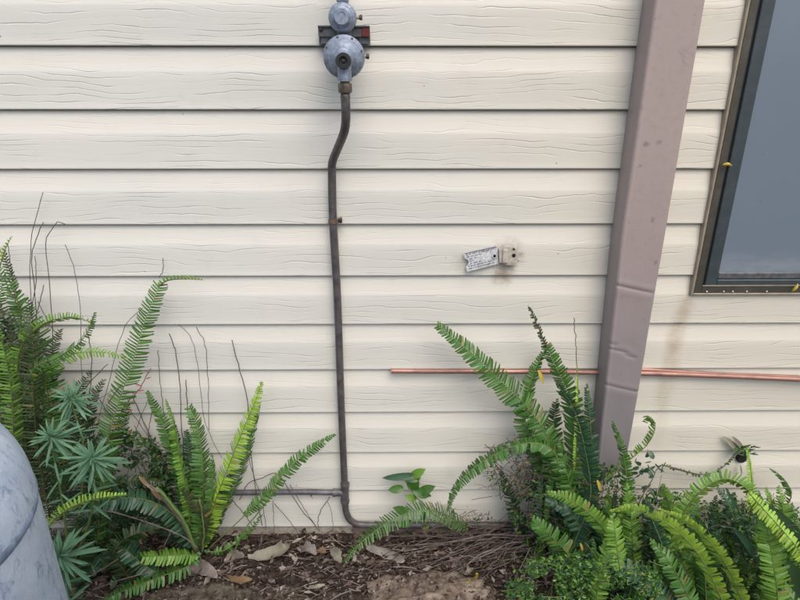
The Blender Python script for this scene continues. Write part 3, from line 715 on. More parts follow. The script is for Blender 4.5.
F_(fC, [(205, 548), (221, 500), (232, 470)], 1.14, 1.16, 9, 'dark')
for px, rad, ci in (([(196, 552), (180, 520), (150, 484)], .003, 'wire'), ([(202, 552), (204, 530), (200, 500)], .0022, 'greenstem'), ([(196, 550), (184, 522), (166, 498), (156, 488)], .0045, 'greenstem')):
    runner(fC, px, 1.07, 1.06, rad, ci, 'stalk')
# hidden dark undergrowth between the left ferns
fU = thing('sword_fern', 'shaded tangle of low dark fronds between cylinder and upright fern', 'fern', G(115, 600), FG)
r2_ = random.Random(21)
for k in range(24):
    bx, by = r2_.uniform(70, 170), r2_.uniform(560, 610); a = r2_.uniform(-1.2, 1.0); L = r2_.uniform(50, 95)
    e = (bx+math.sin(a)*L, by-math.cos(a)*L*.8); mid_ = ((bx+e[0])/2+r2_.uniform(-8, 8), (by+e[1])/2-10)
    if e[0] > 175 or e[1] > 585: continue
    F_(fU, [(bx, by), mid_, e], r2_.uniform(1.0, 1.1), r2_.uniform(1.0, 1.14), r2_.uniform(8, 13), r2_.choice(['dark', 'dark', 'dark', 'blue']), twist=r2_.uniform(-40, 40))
# --- middle right fern
fD = thing('sword_fern', 'sword fern left of the downpipe with a long frond leaning up to the left', 'fern', G(566, 552), FG)
RAT[fD.name] = 1.0
F_(fD, [(566, 548), (557, 480), (549, 440), (528, 408), (502, 382), (470, 352), (436, 324)], 1.10, 1.13, 15.5, 'mid', twist=12, base=.12, sp=.0086, rise=.08, pw=.5, tipw=.3)
F_(fD, [(566, 548), (572, 480), (574, 430), (568, 395), (556, 368), (546, 346)], 1.09, 1.14, 15, 'mid', twist=-22, sp=.0085, tipw=.45)
F_(fD, [(548, 350), (542, 336), (534, 318), (528, 305)], 1.14, 1.14, 4, 'olive', twist=20, sp=.008, sparse=.25)
F_(fD, [(560, 520), (540, 460), (526, 425), (527, 396), (536, 368), (545, 350)], 1.13, 1.16, 13, 'mid', twist=18)
F_(fD, [(568, 548), (555, 490), (553, 440), (556, 400)], 1.15, 1.17, 15, 'dark', twist=10)
F_(fD, [(572, 548), (590, 500), (586, 455), (574, 410), (556, 382)], 1.04, 1.08, 11, 'blue', twist=-35, fold=.12, sp=.0095)
F_(fD, [(575, 470), (577, 430), (578, 395), (577, 364)], 1.10, 1.12, 4.5, 'bright', twist=65, fold=.3)
F_(fD, [(584, 540), (592, 470), (590, 420), (586, 384)], 1.13, 1.15, 9, 'blue', twist=10)
F_(fD, [(566, 500), (556, 455), (534, 443), (506, 449), (476, 466), (455, 488), (447, 512)], 1.08, 1.10, 10, 'mid', twist=25, fold=.35, sp=.0078)
F_(fD, [(566, 548), (548, 510), (540, 470), (533, 440)], 1.12, 1.16, 12, 'dark', twist=0)
F_(fD, [(566, 548), (575, 510), (566, 470), (560, 440)], 1.06, 1.09, 11, 'mid', twist=30)
F_(fD, [(560, 550), (520, 520), (508, 490), (500, 470)], 1.12, 1.16, 9, 'dark', twist=0)
F_(fD, [(620, 552), (598, 522), (574, 502), (548, 493)], .98, 1.0, 11, 'lime', twist=-18, fold=.2, sp=.0105)
F_(fD, [(592, 600), (578, 570), (560, 545), (534, 522)], .96, 1.0, 13, 'mid', twist=-15, fold=.2, sp=.0105, tipw=.5)
F_(fD, [(600, 590), (590, 550), (572, 515), (545, 498)], 1.03, 1.06, 12, 'blue', twist=15, sp=.010)
F_(fD, [(605, 590), (604, 550), (596, 520), (585, 500)], 1.02, 1.06, 12, 'blue', twist=-20)
# --- low fern frond reaching left under the vine
fL = thing('sword_fern', 'single low frond arching left over the litter beside the gas pipe elbow', 'fern', G(470, 532), FG)
RAT[fL.name] = .62
F_(fL, [(468, 528), (440, 512), (415, 511), (392, 520), (370, 535), (354, 549), (345, 562)], 1.16, 1.04, 12, 'mid', twist=28, sp=.0082, fold=.1, rach='greenstem')
# --- right fern
fE = thing('sword_fern', 'large bright sword fern filling the lower right corner', 'fern', G(690, 640), FG)
F_(fE, [(740, 640), (722, 600), (706, 566), (684, 537), (660, 519), (636, 508), (612, 511)], .80, .88, 10.5, 'bright', twist=-34, fold=.15, sp=.0082, ratio=1.2)
F_(fE, [(770, 650), (745, 606), (728, 568), (708, 540), (688, 522), (660, 510)], .85, .93, 10, 'bright', twist=-42, fold=.15, sp=.0082, ratio=1.2)
F_(fE, [(640, 600), (634, 560), (632, 530), (630, 505), (626, 483)], .98, 1.04, 11.5, 'lime', twist=10, sp=.0078, fold=.35)
F_(fE, [(655, 590), (672, 538), (692, 500), (722, 479), (748, 490), (764, 520), (780, 546)], .98, .92, 11, 'lime', twist=35, fold=.3, sp=.008)
F_(fE, [(748, 492), (766, 512), (784, 532), (800, 552), (812, 580)], .92, .86, 10, 'bright', twist=-30, fold=.25, sp=.008)
F_(fE, [(776, 650), (778, 600), (772, 556), (764, 514)], .86, .92, 15, 'lime', twist=10, fold=.1, sp=.0088, tipw=.4)
F_(fE, [(618, 600), (624, 540), (627, 490), (623, 455), (612, 422)], 1.02, 1.08, 9, 'mid', twist=-25, sp=.008)
F_(fE, [(600, 486), (618, 470), (633, 457), (646, 446), (653, 435), (655, 424), (649, 417), (643, 421)], 1.09, 1.13, 8, 'lime', twist=30, fold=.7, sp=.0088, curl=1.1, tipw=.8, ratio=.62, sparse=.12)
F_(fE, [(750, 520), (752, 485), (750, 465), (747, 447)], 1.12, 1.15, 5, 'bright', twist=45, sp=.006)
F_(fE, [(780, 560), (782, 520), (791, 496), (786, 482), (776, 472), (769, 468)], 1.12, 1.13, 6, 'mid', twist=40, curl=.5, fold=.5, sp=.0072)
F_(fE, [(800, 560), (793, 530), (788, 505)], 1.08, 1.1, 10, 'mid', twist=20)
F_(fE, [(712, 560), (714, 520), (716, 495)], 1.12, 1.15, 6, 'dark', twist=20)
F_(fE, [(720, 560), (735, 520), (745, 502)], 1.12, 1.15, 7, 'mid', twist=20)
F_(fE, [(700, 650), (668, 602), (640, 575), (600, 562), (576, 566)], .92, .96, 13, 'blue', twist=10, sp=.0105, fold=.1)
F_(fE, [(620, 570), (616, 540), (613, 515)], .92, .95, 12, 'lime', twist=30, fold=.15)
F_(fE, [(700, 640), (690, 600), (668, 560), (650, 540)], .9, .95, 13, 'mid', twist=20, sp=.0095)
F_(fE, [(722, 650), (716, 610), (704, 575), (680, 552)], .93, .98, 12, 'mid', twist=-20, sp=.009)
for k, (lx, ly) in enumerate(((676, 548), (650, 556), (700, 590), (660, 590), (735, 560), (690, 560), (628, 580), (720, 530), (750, 560), (765, 590), (790, 590), (745, 590), (700, 545), (640, 530), (610, 540), (600, 520), (660, 530), (682, 572), (770, 560), (798, 560), (615, 490), (605, 500), (735, 530), (712, 520))):
    bx = lx+rnd.uniform(-15, 45); F_(fE, [(bx, 660), ((bx+lx)/2+rnd.uniform(-10, 10), (660+ly)/2), (lx, ly)], rnd.uniform(.95, 1.04), rnd.uniform(1.0, 1.12), rnd.uniform(9, 13), rnd.choice(['mid', 'dark', 'blue', 'dark']), twist=rnd.uniform(-40, 40), sp=.0088)

r4 = random.Random(77)
for k in range(66):
    lx = r4.uniform(590, 800); ly = r4.uniform(484, 575); bx = lx+r4.uniform(-30, 40); a_ = r4.uniform(-22, 22)
    Yb = r4.uniform(.90, 1.0) if k % 2 and ly > 505 else r4.uniform(1.0, 1.12); F_(fE, [(bx, ly+r4.uniform(60, 100)), ((bx+lx)/2+a_*.4, ly+r4.uniform(22, 40)), (lx+a_*.5, ly)], Yb, Yb+r4.uniform(.0, .07), r4.uniform(7, 11.5), r4.choice(['mid', 'dark', 'lime', 'blue', 'mid', 'lime']), twist=r4.uniform(-50, 50), sp=r4.uniform(.0072, .0088))
for k in range(12):
    lx = r4.uniform(535, 605); ly = r4.uniform(450, 540); bx = lx+r4.uniform(-20, 20)
    F_(fD, [(bx, ly+60), ((bx+lx)/2, ly+28), (lx, ly)], 1.08, r4.uniform(1.08, 1.16), r4.uniform(6, 10), r4.choice(['mid', 'dark', 'blue']), twist=r4.uniform(-50, 50))
# dry wiry runners against the wall, children of the ferns they grew from
for px in ([(43, 192), (36, 218), (31, 242), (30, 280), (33, 330), (38, 400), (44, 470)], [(43, 222), (34, 246), (32, 262), (36, 310), (40, 380), (42, 450)],
           [(65, 224), (57, 222), (49, 234), (46, 244), (48, 270), (51, 300), (53, 360), (52, 420)], [(65, 245), (72, 262), (76, 278), (80, 310), (82, 370), (88, 430)],
           [(-4, 238), (2, 256), (10, 270), (14, 290), (20, 330)], [(8, 245), (10, 262), (14, 282), (22, 320)], [(35, 256), (36, 280), (28, 330), (20, 360)],
           [(44, 285), (40, 300), (34, 325), (24, 350)], [(38, 302), (50, 325), (62, 340)], [(0, 300), (12, 345), (30, 380), (60, 400)], [(88, 335), (92, 360), (90, 400), (96, 450)],
           [(58, 470), (70, 420), (84, 390), (108, 364)]):
    runner(fA, px, 1.185, 1.15, rnd.uniform(.0006, .0010))
for px in ([(143, 308), (128, 322), (118, 345), (112, 370), (104, 400), (96, 430)], [(163, 258), (163, 270), (159, 278)], [(60, 390), (90, 402), (118, 388), (128, 400)],
           [(130, 410), (150, 440), (162, 470)], [(120, 420), (138, 448), (150, 490)], [(150, 395), (136, 430), (128, 470), (126, 500)], [(110, 440), (140, 455), (165, 462)], [(132, 395), (145, 425), (160, 455), (166, 475)],
           [(100, 400), (125, 440), (140, 470)], [(152, 410), (148, 440), (150, 480)]):
    runner(fB, px, 1.19, 1.17, rnd.uniform(.0006, .0011))
for px in ([(169, 333), (175, 350), (180, 388), (182, 430), (186, 480)], [(178, 325), (190, 336), (197, 360), (201, 392), (206, 425), (222, 458)], [(196, 327), (205, 345), (208, 380), (209, 430)],
           [(232, 340), (240, 372), (247, 400), (250, 440), (254, 480), (262, 525)], [(246, 445), (252, 470), (262, 500), (266, 530)], [(240, 500), (248, 484), (262, 478), (276, 473), (288, 488), (300, 508), (316, 526)],
           [(330, 497), (322, 508), (318, 520), (319, 532)], [(328, 502), (332, 515), (333, 531)], [(290, 485), (302, 505), (318, 530)], [(273, 500), (274, 530)], [(274, 503), (290, 522), (298, 533)], [(158, 350), (160, 380), (165, 420)],
           [(186, 380), (188, 410), (200, 450), (216, 480)], [(232, 500), (245, 515), (256, 530)]):
    runner(fC, px, 1.19, 1.175, rnd.uniform(.0006, .0011))
runner(fC, [(230, 560), (245, 530), (262, 508), (272, 492)], 1.1, 1.12, .0016, 'greenstem', 'stalk')
for px in ([(574, 318), (576, 345), (577, 372)], [(540, 445), (555, 480), (570, 500)], [(500, 470), (530, 490), (560, 500)], [(485, 455), (515, 475), (545, 478)], [(500, 500), (520, 470), (540, 440)]):
    runner(fD, px, 1.15, 1.12, .0009)

# ---------------- blue-green spurge ----------------
def leaf_mesh(name, L, Wd, mat, fold=.15, droop=.15, blunt=.0, n=5):
    """a lance leaf along +X, folded on its midrib"""
    m = MB(); vs = []
    for i in range(n+1):
        t = i/n; w_ = Wd*(math.sin(math.pi*min(1, t*.93+.07))**(.7-blunt))*(1 if t < .98 else .45); z = -droop*L*t*t
        vs += [(L*t, -w_, z+w_*fold), (L*t, 0, z), (L*t, w_, z+w_*fold)]
    m.add(vs, [q for i in range(n) for q in ((i*3, i*3+3, i*3+4, i*3+1), (i*3+1, i*3+4, i*3+5, i*3+2))])
    return m.mesh(name, M[mat], True)
SPL = [leaf_mesh('leaf', 1, .050, 'spurge', .5, d, .42) for d in (.02, .2, .42)]
def basis(X, N):
    X = X.normalized(); Y = N.cross(X).normalized(); Z = X.cross(Y); return Matrix((X, Y, Z)).transposed()
def place_leaf(me, parent, p, X, N, s, name='leaf'):
    o = bpy.data.objects.new(name, me); C.objects.link(o)
    o.parent = parent; o.matrix_world = Matrix.Translation(p-parent.location) @ (basis(X, N).to_4x4()) @ Matrix.Scale(s, 4)
    o.matrix_basis = o.matrix_world.copy() if False else Matrix.Translation(p-parent.location) @ basis(X, N).to_4x4() @ Matrix.Scale(s, 4)
    return o
spurges = [('blue-green spurge with narrow radiating leaves above the left cylinder edge', G(70, 575), [((70, 560), (62, 500), (50, 436), .99, .97, 27, 46), ((75, 560), (92, 510), (92, 458), .99, .93, 30, 66), ((72, 560), (84, 460), (70, 397), 1.05, 1.03, 24, 46)]),
           ('low spurge rosette hugging the lower right side of the cylinder', G(66, 620), [((70, 640), (66, 600), (60, 556), .93, .90, 34, 60)])]
for lab, base, heads in spurges:
    t = thing('spurge_plant', lab, 'plant', base, 'blue-green spurges by the cylinder')
    for a, b, c, Ya, Yb, L, n in heads:
        pa, pb_, pc = P(*a, Ya), P(*b, (Ya+Yb)/2), P(*c, Yb); cp = crv([pa, pb_, pc], 20); m = MB(); m.tube(cp, [.0028-.0012*i/(len(cp)-1) for i in range(len(cp))], 8); obj('stem', m, M['greenstem'], t, True)
        T = ((cp[-1]-cp[-4]).normalized()+V((0, -.9, .35))).normalized(); s0 = pxm(c[1], Yb)*L
        a1 = T.orthogonal().normalized(); a2 = T.cross(a1)
        for k in range(n):
            f = k/n; g_ = k*2.39996+rnd.uniform(-.35, .35); el = R(72-105*f**.9+rnd.uniform(-14, 14))
            d = (a1*math.cos(g_)+a2*math.sin(g_))*math.cos(el)+T*math.sin(el)
            p = pc+T*(.006-.030*f)
            ln = s0*(.42+.62*min(1, f*1.6))*rnd.uniform(.7, 1.15)
            place_leaf(rnd.choice(SPL), t, p, d, (T+d*.01).normalized() if abs(d.dot(T)) < .98 else a1, ln)
        for k in range(12):         # sparse older leaves down the stem
            i = int(len(cp)*(.45+.045*k)); p = cp[min(i, len(cp)-1)]; g_ = k*2.4; d = (a1*math.cos(g_)+a2*math.sin(g_)-T*.15).normalized()
            place_leaf(rnd.choice(SPL), t, p, d, T, s0*.8)

# ---------------- other small plants ----------------
HEART = MB(); hv = [(0, 0, 0)]
for i in range(15):
    a = R(-168+i*24); r_ = .5*(1-.28*math.cos(a)*-1)
    hv.append((.46+.52*math.cos(a)*(1.25 if abs(a) < .3 else 1), .30*math.sin(a), -.10*(math.cos(a)+.5)**2+.10*abs(math.sin(a))))
HEART.add(hv+[(.46, 0, .0)], [(i, i % 15+1 if i < 15 else 1, 16) for i in range(1, 16)])
HM = {c: HEART.mesh('leaf', M[c], True) for c in ('mid', 'lime', 'dark', 'blue')}
LONG = {c: leaf_mesh('leaf', 1, .10, c, .35, .2, n=7) for c in ('mid', 'lime', 'blue', 'dry', 'pale', 'yellow', 'red')}
vn = thing('vine', 'small leafy vine seedling climbing the wall right of the gas pipe', 'vine', G(448, 530))
runner(vn, [(450, 524), (436, 516), (424, 505), (412, 492), (404, 478)], 1.15, 1.165, .0015, 'greenstem', 'stem')
runner(vn, [(450, 524), (438, 522), (426, 521), (410, 522)], 1.13, 1.12, .0010, 'greenstem', 'stem')
for (px, py), (tx, ty), L, c, me in (((420, 475), (-38, 4), 38, 'blue', LONG), ((420, 477), (-18, 3), 18, 'mid', HM), ((414, 474), (-2, 24), 24, 'mid', HM), ((412, 476), (14, -7), 15, 'lime', HM), ((403, 488), (-17, 3), 17, 'mid', HM),
                            ((420, 492), (16, -6), 18, 'mid', HM), ((414, 490), (20, 8), 20, 'mid', HM), ((408, 512), (-16, -4), 14, 'mid', HM), ((424, 512), (0, 14), 16, 'blue', HM), ((416, 499), (-12, -3), 9, 'lime', HM), ((428, 524), (-3, 8), 9, 'lime', HM), ((412, 522), (-15, 5), 16, 'mid', HM)):
    p = P(px, py, 1.165); q = P(px+tx, py+ty, 1.155); place_leaf(me[c], vn, p, q-p, V((rnd.uniform(-.4, .4), -1, .6)), (q-p).length*(.8 if me is HM else 1))
# tangle of fine twiggy weed left of the fern by the downpipe
def clump(name, label, cat, cx, cy, rx, ry, Ya, Yb, n, mats, sz, tw=0, kind='stuff', seed=5, twm='wire'):
    r = random.Random(seed); m = MB()
    for k in range(n):
        while 1:
            a, b = r.uniform(-1, 1), r.uniform(-1, 1)
            if a*a+b*b < 1: break
        kk = noise.noise(V((a*3, b*3, seed)))
        if kk < -.15: continue
        p = P(cx+a*rx, cy+b*ry, r.uniform(Ya, Yb)); s = sz*r.uniform(.6, 1.4)
        if p.z < gh(p.x, p.y): p.z = gh(p.x, p.y)+r.uniform(0, .02)
        X = V((r.gauss(0, 1), r.gauss(0, .6), r.gauss(0, .7))).normalized(); N = V((r.uniform(-.6, .6), -1, r.uniform(0, 1))); Bm = basis(X, N)
        q = [V((0, 0, 0)), V((.5, -.24, .05)), V((1, 0, -.1)), V((.5, .24, .05))]
        m.add([p+Bm@(v*s) for v in q], [(0, 1, 2), (0, 2, 3)], r.randrange(len(mats)))
    for k in range(tw):
        a, b = r.uniform(-1, 1), r.uniform(-1, 1); p = P(cx+a*rx*.9, cy+b*ry*.9, r.uniform(Ya, Yb)); d = V((r.gauss(0, 1), r.gauss(0, .3), r.gauss(0, .8))).normalized()*r.uniform(.02, .06)
        m.tube([p, p+d*.5+V((0, 0, r.uniform(-.006, .006))), p+d], r.uniform(.0005, .001), 3, False, len(mats))
    return tag(obj(name, m, [M[c] for c in mats]+[M[twm]]), label, cat, kind=kind)
clump('weed_tangle', 'tangle of dry twiggy weed with tiny leaves left of the downpipe fern', 'weeds', 528, 468, 42, 34, 1.10, 1.18, 600, ['olive', 'mid', 'dark', 'dry'], .008, 150, seed=5)
clump('weed_tangle', 'shaded weeds at the fern base above the twig pile', 'weeds', 540, 515, 30, 34, 1.06, 1.16, 700, ['dark', 'mid', 'dark'], .011, 80, seed=6)
clump('ground_cover', 'low small-leaved green ground cover in front of the right ferns', 'ground cover', 585, 588, 80, 36, .90, 1.02, 5200, ['mid', 'blue', 'mid', 'lime'], .0085, 60, seed=8, twm='greenstem')
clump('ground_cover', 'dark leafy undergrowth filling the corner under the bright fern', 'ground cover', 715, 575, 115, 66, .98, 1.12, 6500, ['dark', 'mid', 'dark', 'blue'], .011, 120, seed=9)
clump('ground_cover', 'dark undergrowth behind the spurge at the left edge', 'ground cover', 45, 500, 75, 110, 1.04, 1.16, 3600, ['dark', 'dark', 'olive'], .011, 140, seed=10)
clump('ground_cover', 'leafy weeds and small shoots climbing the wall foot right of the downpipe', 'ground cover', 690, 520, 115, 28, 1.08, 1.19, 2300, ['lime', 'mid', 'blue', 'dark', 'lime'], .0105, 110, seed=16)
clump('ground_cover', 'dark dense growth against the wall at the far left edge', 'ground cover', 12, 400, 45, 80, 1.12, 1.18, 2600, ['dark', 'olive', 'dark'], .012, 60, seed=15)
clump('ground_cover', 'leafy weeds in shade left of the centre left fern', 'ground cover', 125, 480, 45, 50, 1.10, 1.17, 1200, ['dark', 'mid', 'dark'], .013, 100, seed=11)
clump('ground_cover', 'sparse seedlings on the litter under the vine', 'ground cover', 455, 522, 40, 10, 1.12, 1.17, 240, ['mid', 'olive', 'dry'], .007, 40, seed=12)
clump('ground_cover', 'dark leaves around the cut end of the downpipe', 'ground cover', 600, 500, 34, 36, 1.08, 1.16, 900, ['dark', 'blue', 'mid'], .012, 40, seed=13)
# trailing twig and its leaves on the right wall
tr = thing('trailing_creeper', 'thin creeper trailing right across the wall from the downpipe foot to the dark hole', 'creeper', G(640, 545))
runner(tr, [(632, 480), (646, 470), (655, 466)], 1.14, 1.17, .001, 'wire', 'stem')
runner(tr, [(634, 520), (640, 500), (652, 480), (662, 465), (690, 473), (706, 474), (722, 468), (733, 456), (741, 450)], 1.12, 1.185, .0011, 'wire', 'stem')
m = MB(); add_frond(m, [P(x, y, 1.18) for x, y in ((662, 465), (690, 473), (706, 474), (722, 468), (738, 452))], .008, sp=.009, sparse=.45, sweep=30); obj('leaflets', m, [M['mid'], M['wire']], tr)
for k in range(46):
    cx, cy = (648, 466) if k < 26 else (650, 495); a = rnd.uniform(0, 6.28); rd = rnd.uniform(2, 15); p = P(cx+math.cos(a)*rd, cy+math.sin(a)*rd*.8, rnd.uniform(1.12, 1.17))
    place_leaf(LONG['blue'] if k % 3 else HM['blue'], tr, p, V((rnd.gauss(0, 1), rnd.gauss(0, .4), rnd.gauss(0, 1))), V((.1, -1, .5)), rnd.uniform(.012, .022))
ho = thing('wall_hole', 'dark round hole in the wall with weeds sprouting from it', 'hole', P(742, 457, 1.2))
p = P(742, 458, 1.198); m = MB(); m.lathe([(.0001, -.004), (.011, -.004), (.013, -.002), (.013, .004)], p, (0, 1, 0), 20); obj('opening', m, M['hole'], ho, 40)
for k in range(34):
    a = rnd.uniform(-.3, 3.4); q = P(742+rnd.uniform(-5, 10), 451+rnd.uniform(-5, 3), 1.19); place_leaf(LONG[('mid', 'blue', 'mid')[k % 3]], ho, q, V((math.cos(a), -.6, math.sin(a)*.7)), V((0, -1, .5)), rnd.uniform(.010, .026))
for a_, b_ in (((740, 452), (727, 438)), ((743, 450), (736, 438)), ((740, 465), (743, 476))):
    p = P(*a_, 1.192); q = P(*b_, 1.18); place_leaf(LONG['pale'], ho, p, q-p, V((.3, -1, .3)), (q-p).length)
# smooth strap leaves
def strap(label, px, Y0, Y1, w, col, cat='leaf'):
    pts = [P(x, y, Y0+(Y1-Y0)*i/(len(px)-1)) for i, (x, y) in enumerate(px)]; cp = crv(pts, 24); m = MB(); vs = []; n = len(cp)
    for i, p in enumerate(cp):
        T = (cp[min(i+1, n-1)]-cp[max(i-1, 0)]).normalized(); N = (V((0, 0, CAMZ))-p).normalized(); B = T.cross(N).normalized(); t = i/(n-1)
        hw = w*pxm(px[0][1], Y0)*(math.sin(math.pi*(.12+.86*t))**.6); vs += [p-B*hw+N*hw*.35, p, p+B*hw+N*hw*.35]
    m.add(vs, [q for i in range(n-1) for q in ((i*3, i*3+3, i*3+4, i*3+1), (i*3+1, i*3+4, i*3+5, i*3+2))])
    return tag(obj('strap_leaf', m, M[col], smooth=True), label, cat)
strap('long blue-green strap leaf leaning inside the right fern', [(790, 640), (770, 578), (748, 545), (722, 512)], 1.0, 1.04, 3.6, 'blue')
strap('broad dark glossy leaf at the right edge below the wall siding', [(815, 580), (803, 548), (787, 524), (764, 504)], .98, 1.02, 6, 'dark')
strap('pale green upright strap leaf behind the right fern', [(765, 620), (752, 560), (738, 515), (726, 488)], 1.03, 1.07, 3, 'blue')
strap('dark smooth leaf at the lower right edge', [(812, 620), (802, 596), (796, 575), (786, 560)], .94, .96, 6, 'dark')
# red leaves and spent stalk among the left ferns
rs_ = thing('red_leaved_sprig', 'thin sprig with small red leaves between the left ferns', 'sprig', G(118, 560))
runner(rs_, [(112, 480), (116, 430), (126, 405), (140, 388), (151, 368)], 1.12, 1.13, .001, 'wire', 'stem')
for px, py, a in ((128, 406, 2.6), (131, 402, .4), (136, 394, 2.5), (138, 391, .3), (142, 386, 2.6), (146, 379, .6), (149, 373, 2.2), (126, 410, .2), (119, 419, 2.8), (97, 420, 2.9), (84, 452, 3.2), (70, 448, 3.3), (116, 416, .5)):
    place_leaf(LONG['red'], rs_, P(px, py, 1.12), V((math.cos(a), -.2, math.sin(a)*.8)), V((0, -1, .6)), rnd.uniform(.010, .018))
dl = thing('withered_frond', 'withered yellow-brown leaf curled among fronds left of the upright fern', 'dead leaf', G(158, 560))
for a, b, L_ in (((139, 476), (150, 488), 'dry'), ((150, 486), (160, 500), 'dry'), ((146, 484), (158, 492), 'pale')):
    p = P(*a, 1.05); q = P(*b, 1.05); place_leaf(LONG[L_], dl, p, q-p, V((.2, -1, .5)), (q-p).length*1.2, 'leaf')
for lab, a, b, Y in (('yellow leaflet stuck in the fern left of the downpipe', (538, 370), (545, 384), 1.12), ('yellow dead leaf at the cut foot of the downpipe', (597, 480), (602, 492), 1.02),
                     ('small yellow leaf low between the right ferns', (580, 543), (584, 552), .95)):
    p = P(*a, Y); q = P(*b, Y); o = link('yellow_leaf', LONG['yellow']); o.matrix_basis = Matrix.Translation(p) @ basis(q-p, V((.3, -1, .4))).to_4x4() @ Matrix.Scale((q-p).length*1.1, 4); tag(o, lab, 'leaf')

# ---------------- litter, twigs and rocks ----------------
r3 = random.Random(33); m = MB()
for k in range(11500):
    x = r3.uniform(-1.0, 1.25); y = 1.197-abs(r3.gauss(0, .17))
    if y < .62: continue
    z = gh(x, y)+r3.uniform(.001, .020); s = r3.choice((.0035, .005, .006, .008, .011, .016, .021))*r3.uniform(.7, 1.3)
    a = r3.uniform(0, 6.28); Xd = V((math.cos(a), math.sin(a), r3.uniform(-.35, .35))); Bm = basis(Xd, V((r3.uniform(-.7, .7), r3.uniform(-.9, .3), 1)))
    q = [V((-.6, 0, 0)), V((-.1, -.28, .10)), V((.6, -.05, .02)), V((0, .30, .12)), V((0, 0, -.02))]
    m.add([V((x, min(y, 1.196), z))+Bm@(v*s*r3.uniform(.85, 1.15)) for v in q], [(0, 1, 4), (1, 2, 4), (2, 3, 4), (3, 0, 4)])
for k in range(2600):
    x = r3.uniform(-1.0, 1.25); y = 1.19-abs(r3.gauss(0, .15))
    if y < .62: continue
    a = r3.gauss(0, .7); L = r3.uniform(.02, .08); z = gh(x, y)+r3.uniform(.002, .02); d = V((math.cos(a), math.sin(a)*.7, r3.uniform(-.12, .18)))*L
    p = V((x, y, z)); q = p+d; q.y = min(q.y, 1.195); m.tube([p, (p+q)/2+V((0, 0, r3.uniform(-.004, .006))), q], r3.uniform(.0005, .0014), 3, False)
tag(obj('leaf_litter', m, M['litter']), 'brown bark, broken leaves and bits of twig covering the soil', 'leaf litter', kind='stuff')
# dry twig pile under the wall, right of the pipe elbow
M['twig'] = simple('dry_twig', (.125, .10, .088), .85, 0, .5, 60, .0004)
for k in range(64):
    t_ = k/64; bx = r3.uniform(505, 560); by = r3.uniform(520, 548)
    ex = bx-r3.uniform(40, 160); ey = by+r3.uniform(-18, 38)+ (10 if ex < 430 else 0)
    if k % 3 == 0: ex = bx-r3.uniform(-10, 60); ey = by+r3.uniform(20, 55)
    ey = min(max(ey, 526), 588)
    a = G(bx, by, .03+r3.uniform(0, .035)); b = G(ex, ey, .006+r3.uniform(0, .014)); a.y = min(a.y, 1.185); b.y = min(b.y, 1.185)
    md = (a+b)/2+V((r3.uniform(-.02, .02), r3.uniform(-.015, .01), r3.uniform(.0, .022))); md.y = min(md.y, 1.188)
    m = MB(); rad = r3.choice((.0006, .0009, .0012, .0017, .0026)); jit = lambda q: q+V((r3.gauss(0, .006), r3.gauss(0, .006), abs(r3.gauss(0, .006)))); cp = crv([a, jit(a.lerp(md, .35)), jit(a.lerp(md, .7)), md, jit(md.lerp(b, .5)), b], 20); cp = [V((q.x, min(q.y, 1.19), q.z)) for q in cp]; m.tube(cp, [rad*(1-.6*i/(len(cp)-1)) for i in range(len(cp))], 5)
    tag(obj('twig', m, M['twig'], smooth=True), 'thin dry brown twig in the pile along the foot of the wall', 'twig', 'dry twigs piled by the wall')
# longer stray stems over the dark undergrowth on the left
for k, (lab, px, Y) in enumerate((('pale bent dry stem arching over the dark undergrowth at left', [(60, 535), (75, 518), (100, 510), (140, 520), (180, 535), (198, 548)], 1.02), ('straight dry twig crossing the dark gap right of the cylinder', [(92, 575), (104, 568), (118, 559)], 1.0),
                        ('dry twig leaning between the low fronds left of the upright fern', [(163, 548), (168, 538), (172, 530)], 1.05), ('thin dry stem lying low beside the cylinder', [(92, 590), (120, 580), (150, 572)], 1.0), ('vertical cut stub in the litter below the reaching frond', [(261, 545), (262, 532)], 1.15))):
    m = MB(); cp = crv([P(x, y, Y+(.03 if i % 2 else 0)*0) for i, (x, y) in enumerate(px)], 16); m.tube(cp, .0014 if k < 4 else .0028, 6); tag(obj('dry_stem', m, M['twig'], smooth=True), lab, 'stem')
def curled(label, px, wpx, mat, lift=.014, name='dead_leaf', seed=1, cup=.8):
    r = random.Random(seed); cp = crv([G(x, y, -.01+lift*(1+.6*math.sin(i*1.9+seed))) for i, (x, y) in enumerate(px)], 14); n = len(cp); m = MB(); vs = []
    for i, p in enumerate(cp):
        T = (cp[min(i+1, n-1)]-cp[max(i-1, 0)]).normalized(); N = V((0, -.35, 1)).normalized(); B = T.cross(N).normalized(); t = i/(n-1)
        hw = wpx*pxm(550, 1.1)*(math.sin(math.pi*(.06+.88*t))**.7)*(1+.25*r.uniform(-1, 1)); k = cup*hw
        vs += [p-B*hw+V((0, 0, k*1.3)), p-B*hw*.5+V((0, 0, k*.2)), p, p+B*hw*.5+V((0, 0, k*.3)), p+B*hw*r.uniform(.85, 1.1)+V((0, 0, k))]
    m.add(vs, [(i*5+j, (i+1)*5+j, (i+1)*5+j+1, i*5+j+1) for i in range(n-1) for j in range(4)])
    o = obj(name, m, M[mat], smooth=True); so_ = o.modifiers.new('blade_thickness', 'SOLIDIFY'); so_.thickness = .0006
    return tag(o, label, 'dead leaf')
M['greyleaf'] = simple('grey_brown_dead_leaf', (.20, .17, .155), .7, 0, .25, 60, .0004)
M['slab'] = simple('grey_chip', (.22, .205, .18), .85, 0, .3, 45, .0008)
curled('large pale green-grey dead leaf on the litter below the reaching frond', [(248, 558), (262, 559), (276, 555), (286, 549), (289, 543)], 6, 'pale', .02, seed=2)
curled('grey-brown curled dead leaf at the foot of the upright fern', [(182, 572), (194, 571), (206, 573), (217, 578)], 6, 'greyleaf', .02, seed=3)
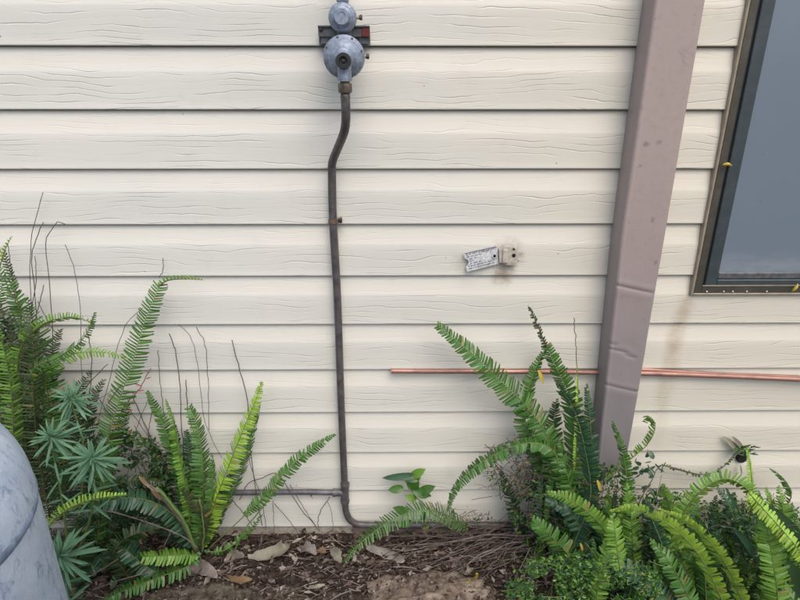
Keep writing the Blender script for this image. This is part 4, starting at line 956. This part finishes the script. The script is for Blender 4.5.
curled('grey dead leaf just left of the large pale one', [(224, 562), (234, 558), (244, 557)], 4, 'greyleaf', .018, seed=4)
curled('pinkish-grey crumpled dead leaf in the litter left of the pipe elbow', [(300, 552), (308, 550), (316, 555)], 5, 'greyleaf', .018, seed=5)
curled('narrow pale crumpled leaf on edge below the pipe elbow', [(332, 548), (336, 556), (341, 563)], 5, 'pale', .018, seed=6)
curled('flat grey piece of bark below the low arching frond', [(366, 547), (378, 551), (392, 557), (404, 562)], 6, 'slab', .02, 'bark_piece', 7, .08)
curled('thin white leaf sliver near the bottom edge of the litter', [(307, 589), (316, 588), (325, 585)], 2.2, 'pale', .03, seed=8)
curled('curled yellow leaf on the litter in front of the twig pile', [(467, 583), (472, 581), (476, 578), (477, 573)], 2.0, 'yellow', .06, seed=9)
curled('orange-brown leaf scrap in the litter left of the pipe elbow', [(318, 551), (326, 553)], 3, 'dry', .02, seed=10)
curled('brown leaf in the litter under the upright fern', [(225, 578), (240, 582), (252, 580)], 3.5, 'dry', .018, seed=11)
curled('small pale leaf scrap beside the yellow curled leaf', [(459, 572), (465, 574)], 2, 'pale', .03, seed=12)
def rock(label, cx, cy, rx, ry, hz, mat, seed):
    c = G(cx, cy, gh(*G(cx, cy).xy)); m = MB(); nu, nv = 90, 26; vs = []
    for j in range(nv+1):
        e = R(90*j/nv)
        for i in range(nu):
            a = 2*math.pi*i/nu; d = V((math.cos(a)*math.cos(e), math.sin(a)*math.cos(e), math.sin(e)))
            k = 1+.30*noise.noise(d*1.8+V((seed, 0, 0)))+.20*noise.noise(d*5+V((seed, 2, 0)))+.09*noise.noise(d*14+V((seed, 2, 5)))+.04*noise.noise(d*38)
            vs.append((c.x+d.x*rx*k, c.y+d.y*ry*k, c.z-.012+d.z**.8*hz*k))
    m.add(vs, [(j*nu+i, j*nu+(i+1) % nu, (j+1)*nu+(i+1) % nu, (j+1)*nu+i) for j in range(nv) for i in range(nu)]); return tag(obj('rock', m, M[mat], smooth=True), label, 'rock')
m = MB(); r6 = random.Random(66)
for cx, cy, rx, ry, hz, n in ((428, 602, .165, .060, .056, 330), (225, 604, .20, .058, .036, 420), (336, 604, .07, .04, .016, 60)):
    c = G(cx, cy, gh(*G(cx, cy).xy))
    for k in range(n):
        u, v = r6.uniform(-1, 1), r6.uniform(-1, 1)
        if u*u+v*v > .95: continue
        z = c.z-.012+hz*math.sqrt(1-u*u-v*v)**.8*1.08+.003; s = r6.choice((.003, .005, .007, .011)); a = r6.uniform(0, 6.28)
        Bm = basis(V((math.cos(a), math.sin(a), r6.uniform(-.3, .3))), V((r6.uniform(-.6, .6), r6.uniform(-.9, .2), 1))); o_ = V((c.x+u*rx, c.y+v*ry, z))
        m.add([o_+Bm@(V(q)*s) for q in ((-.6, 0, 0), (-.1, -.28, .1), (.6, -.05, .02), (0, .3, .12), (0, 0, -.02))], [(0, 1, 4), (1, 2, 4), (2, 3, 4), (3, 0, 4)])
tag(obj('leaf_litter', m, M['litter']), 'crumbs and broken leaf scraps lying on the rocks at the bottom edge', 'leaf litter', kind='stuff')
rock('flaky pale brown rock at the bottom centre edge of the photo', 428, 602, .165, .060, .056, 'rock', 3)
rock('dark mossy rock at the bottom edge left of the pale one', 225, 604, .20, .058, .036, 'rock2', 9)
rock('small dark stone between the two larger rocks', 336, 604, .07, .04, .016, 'rock2', 14)
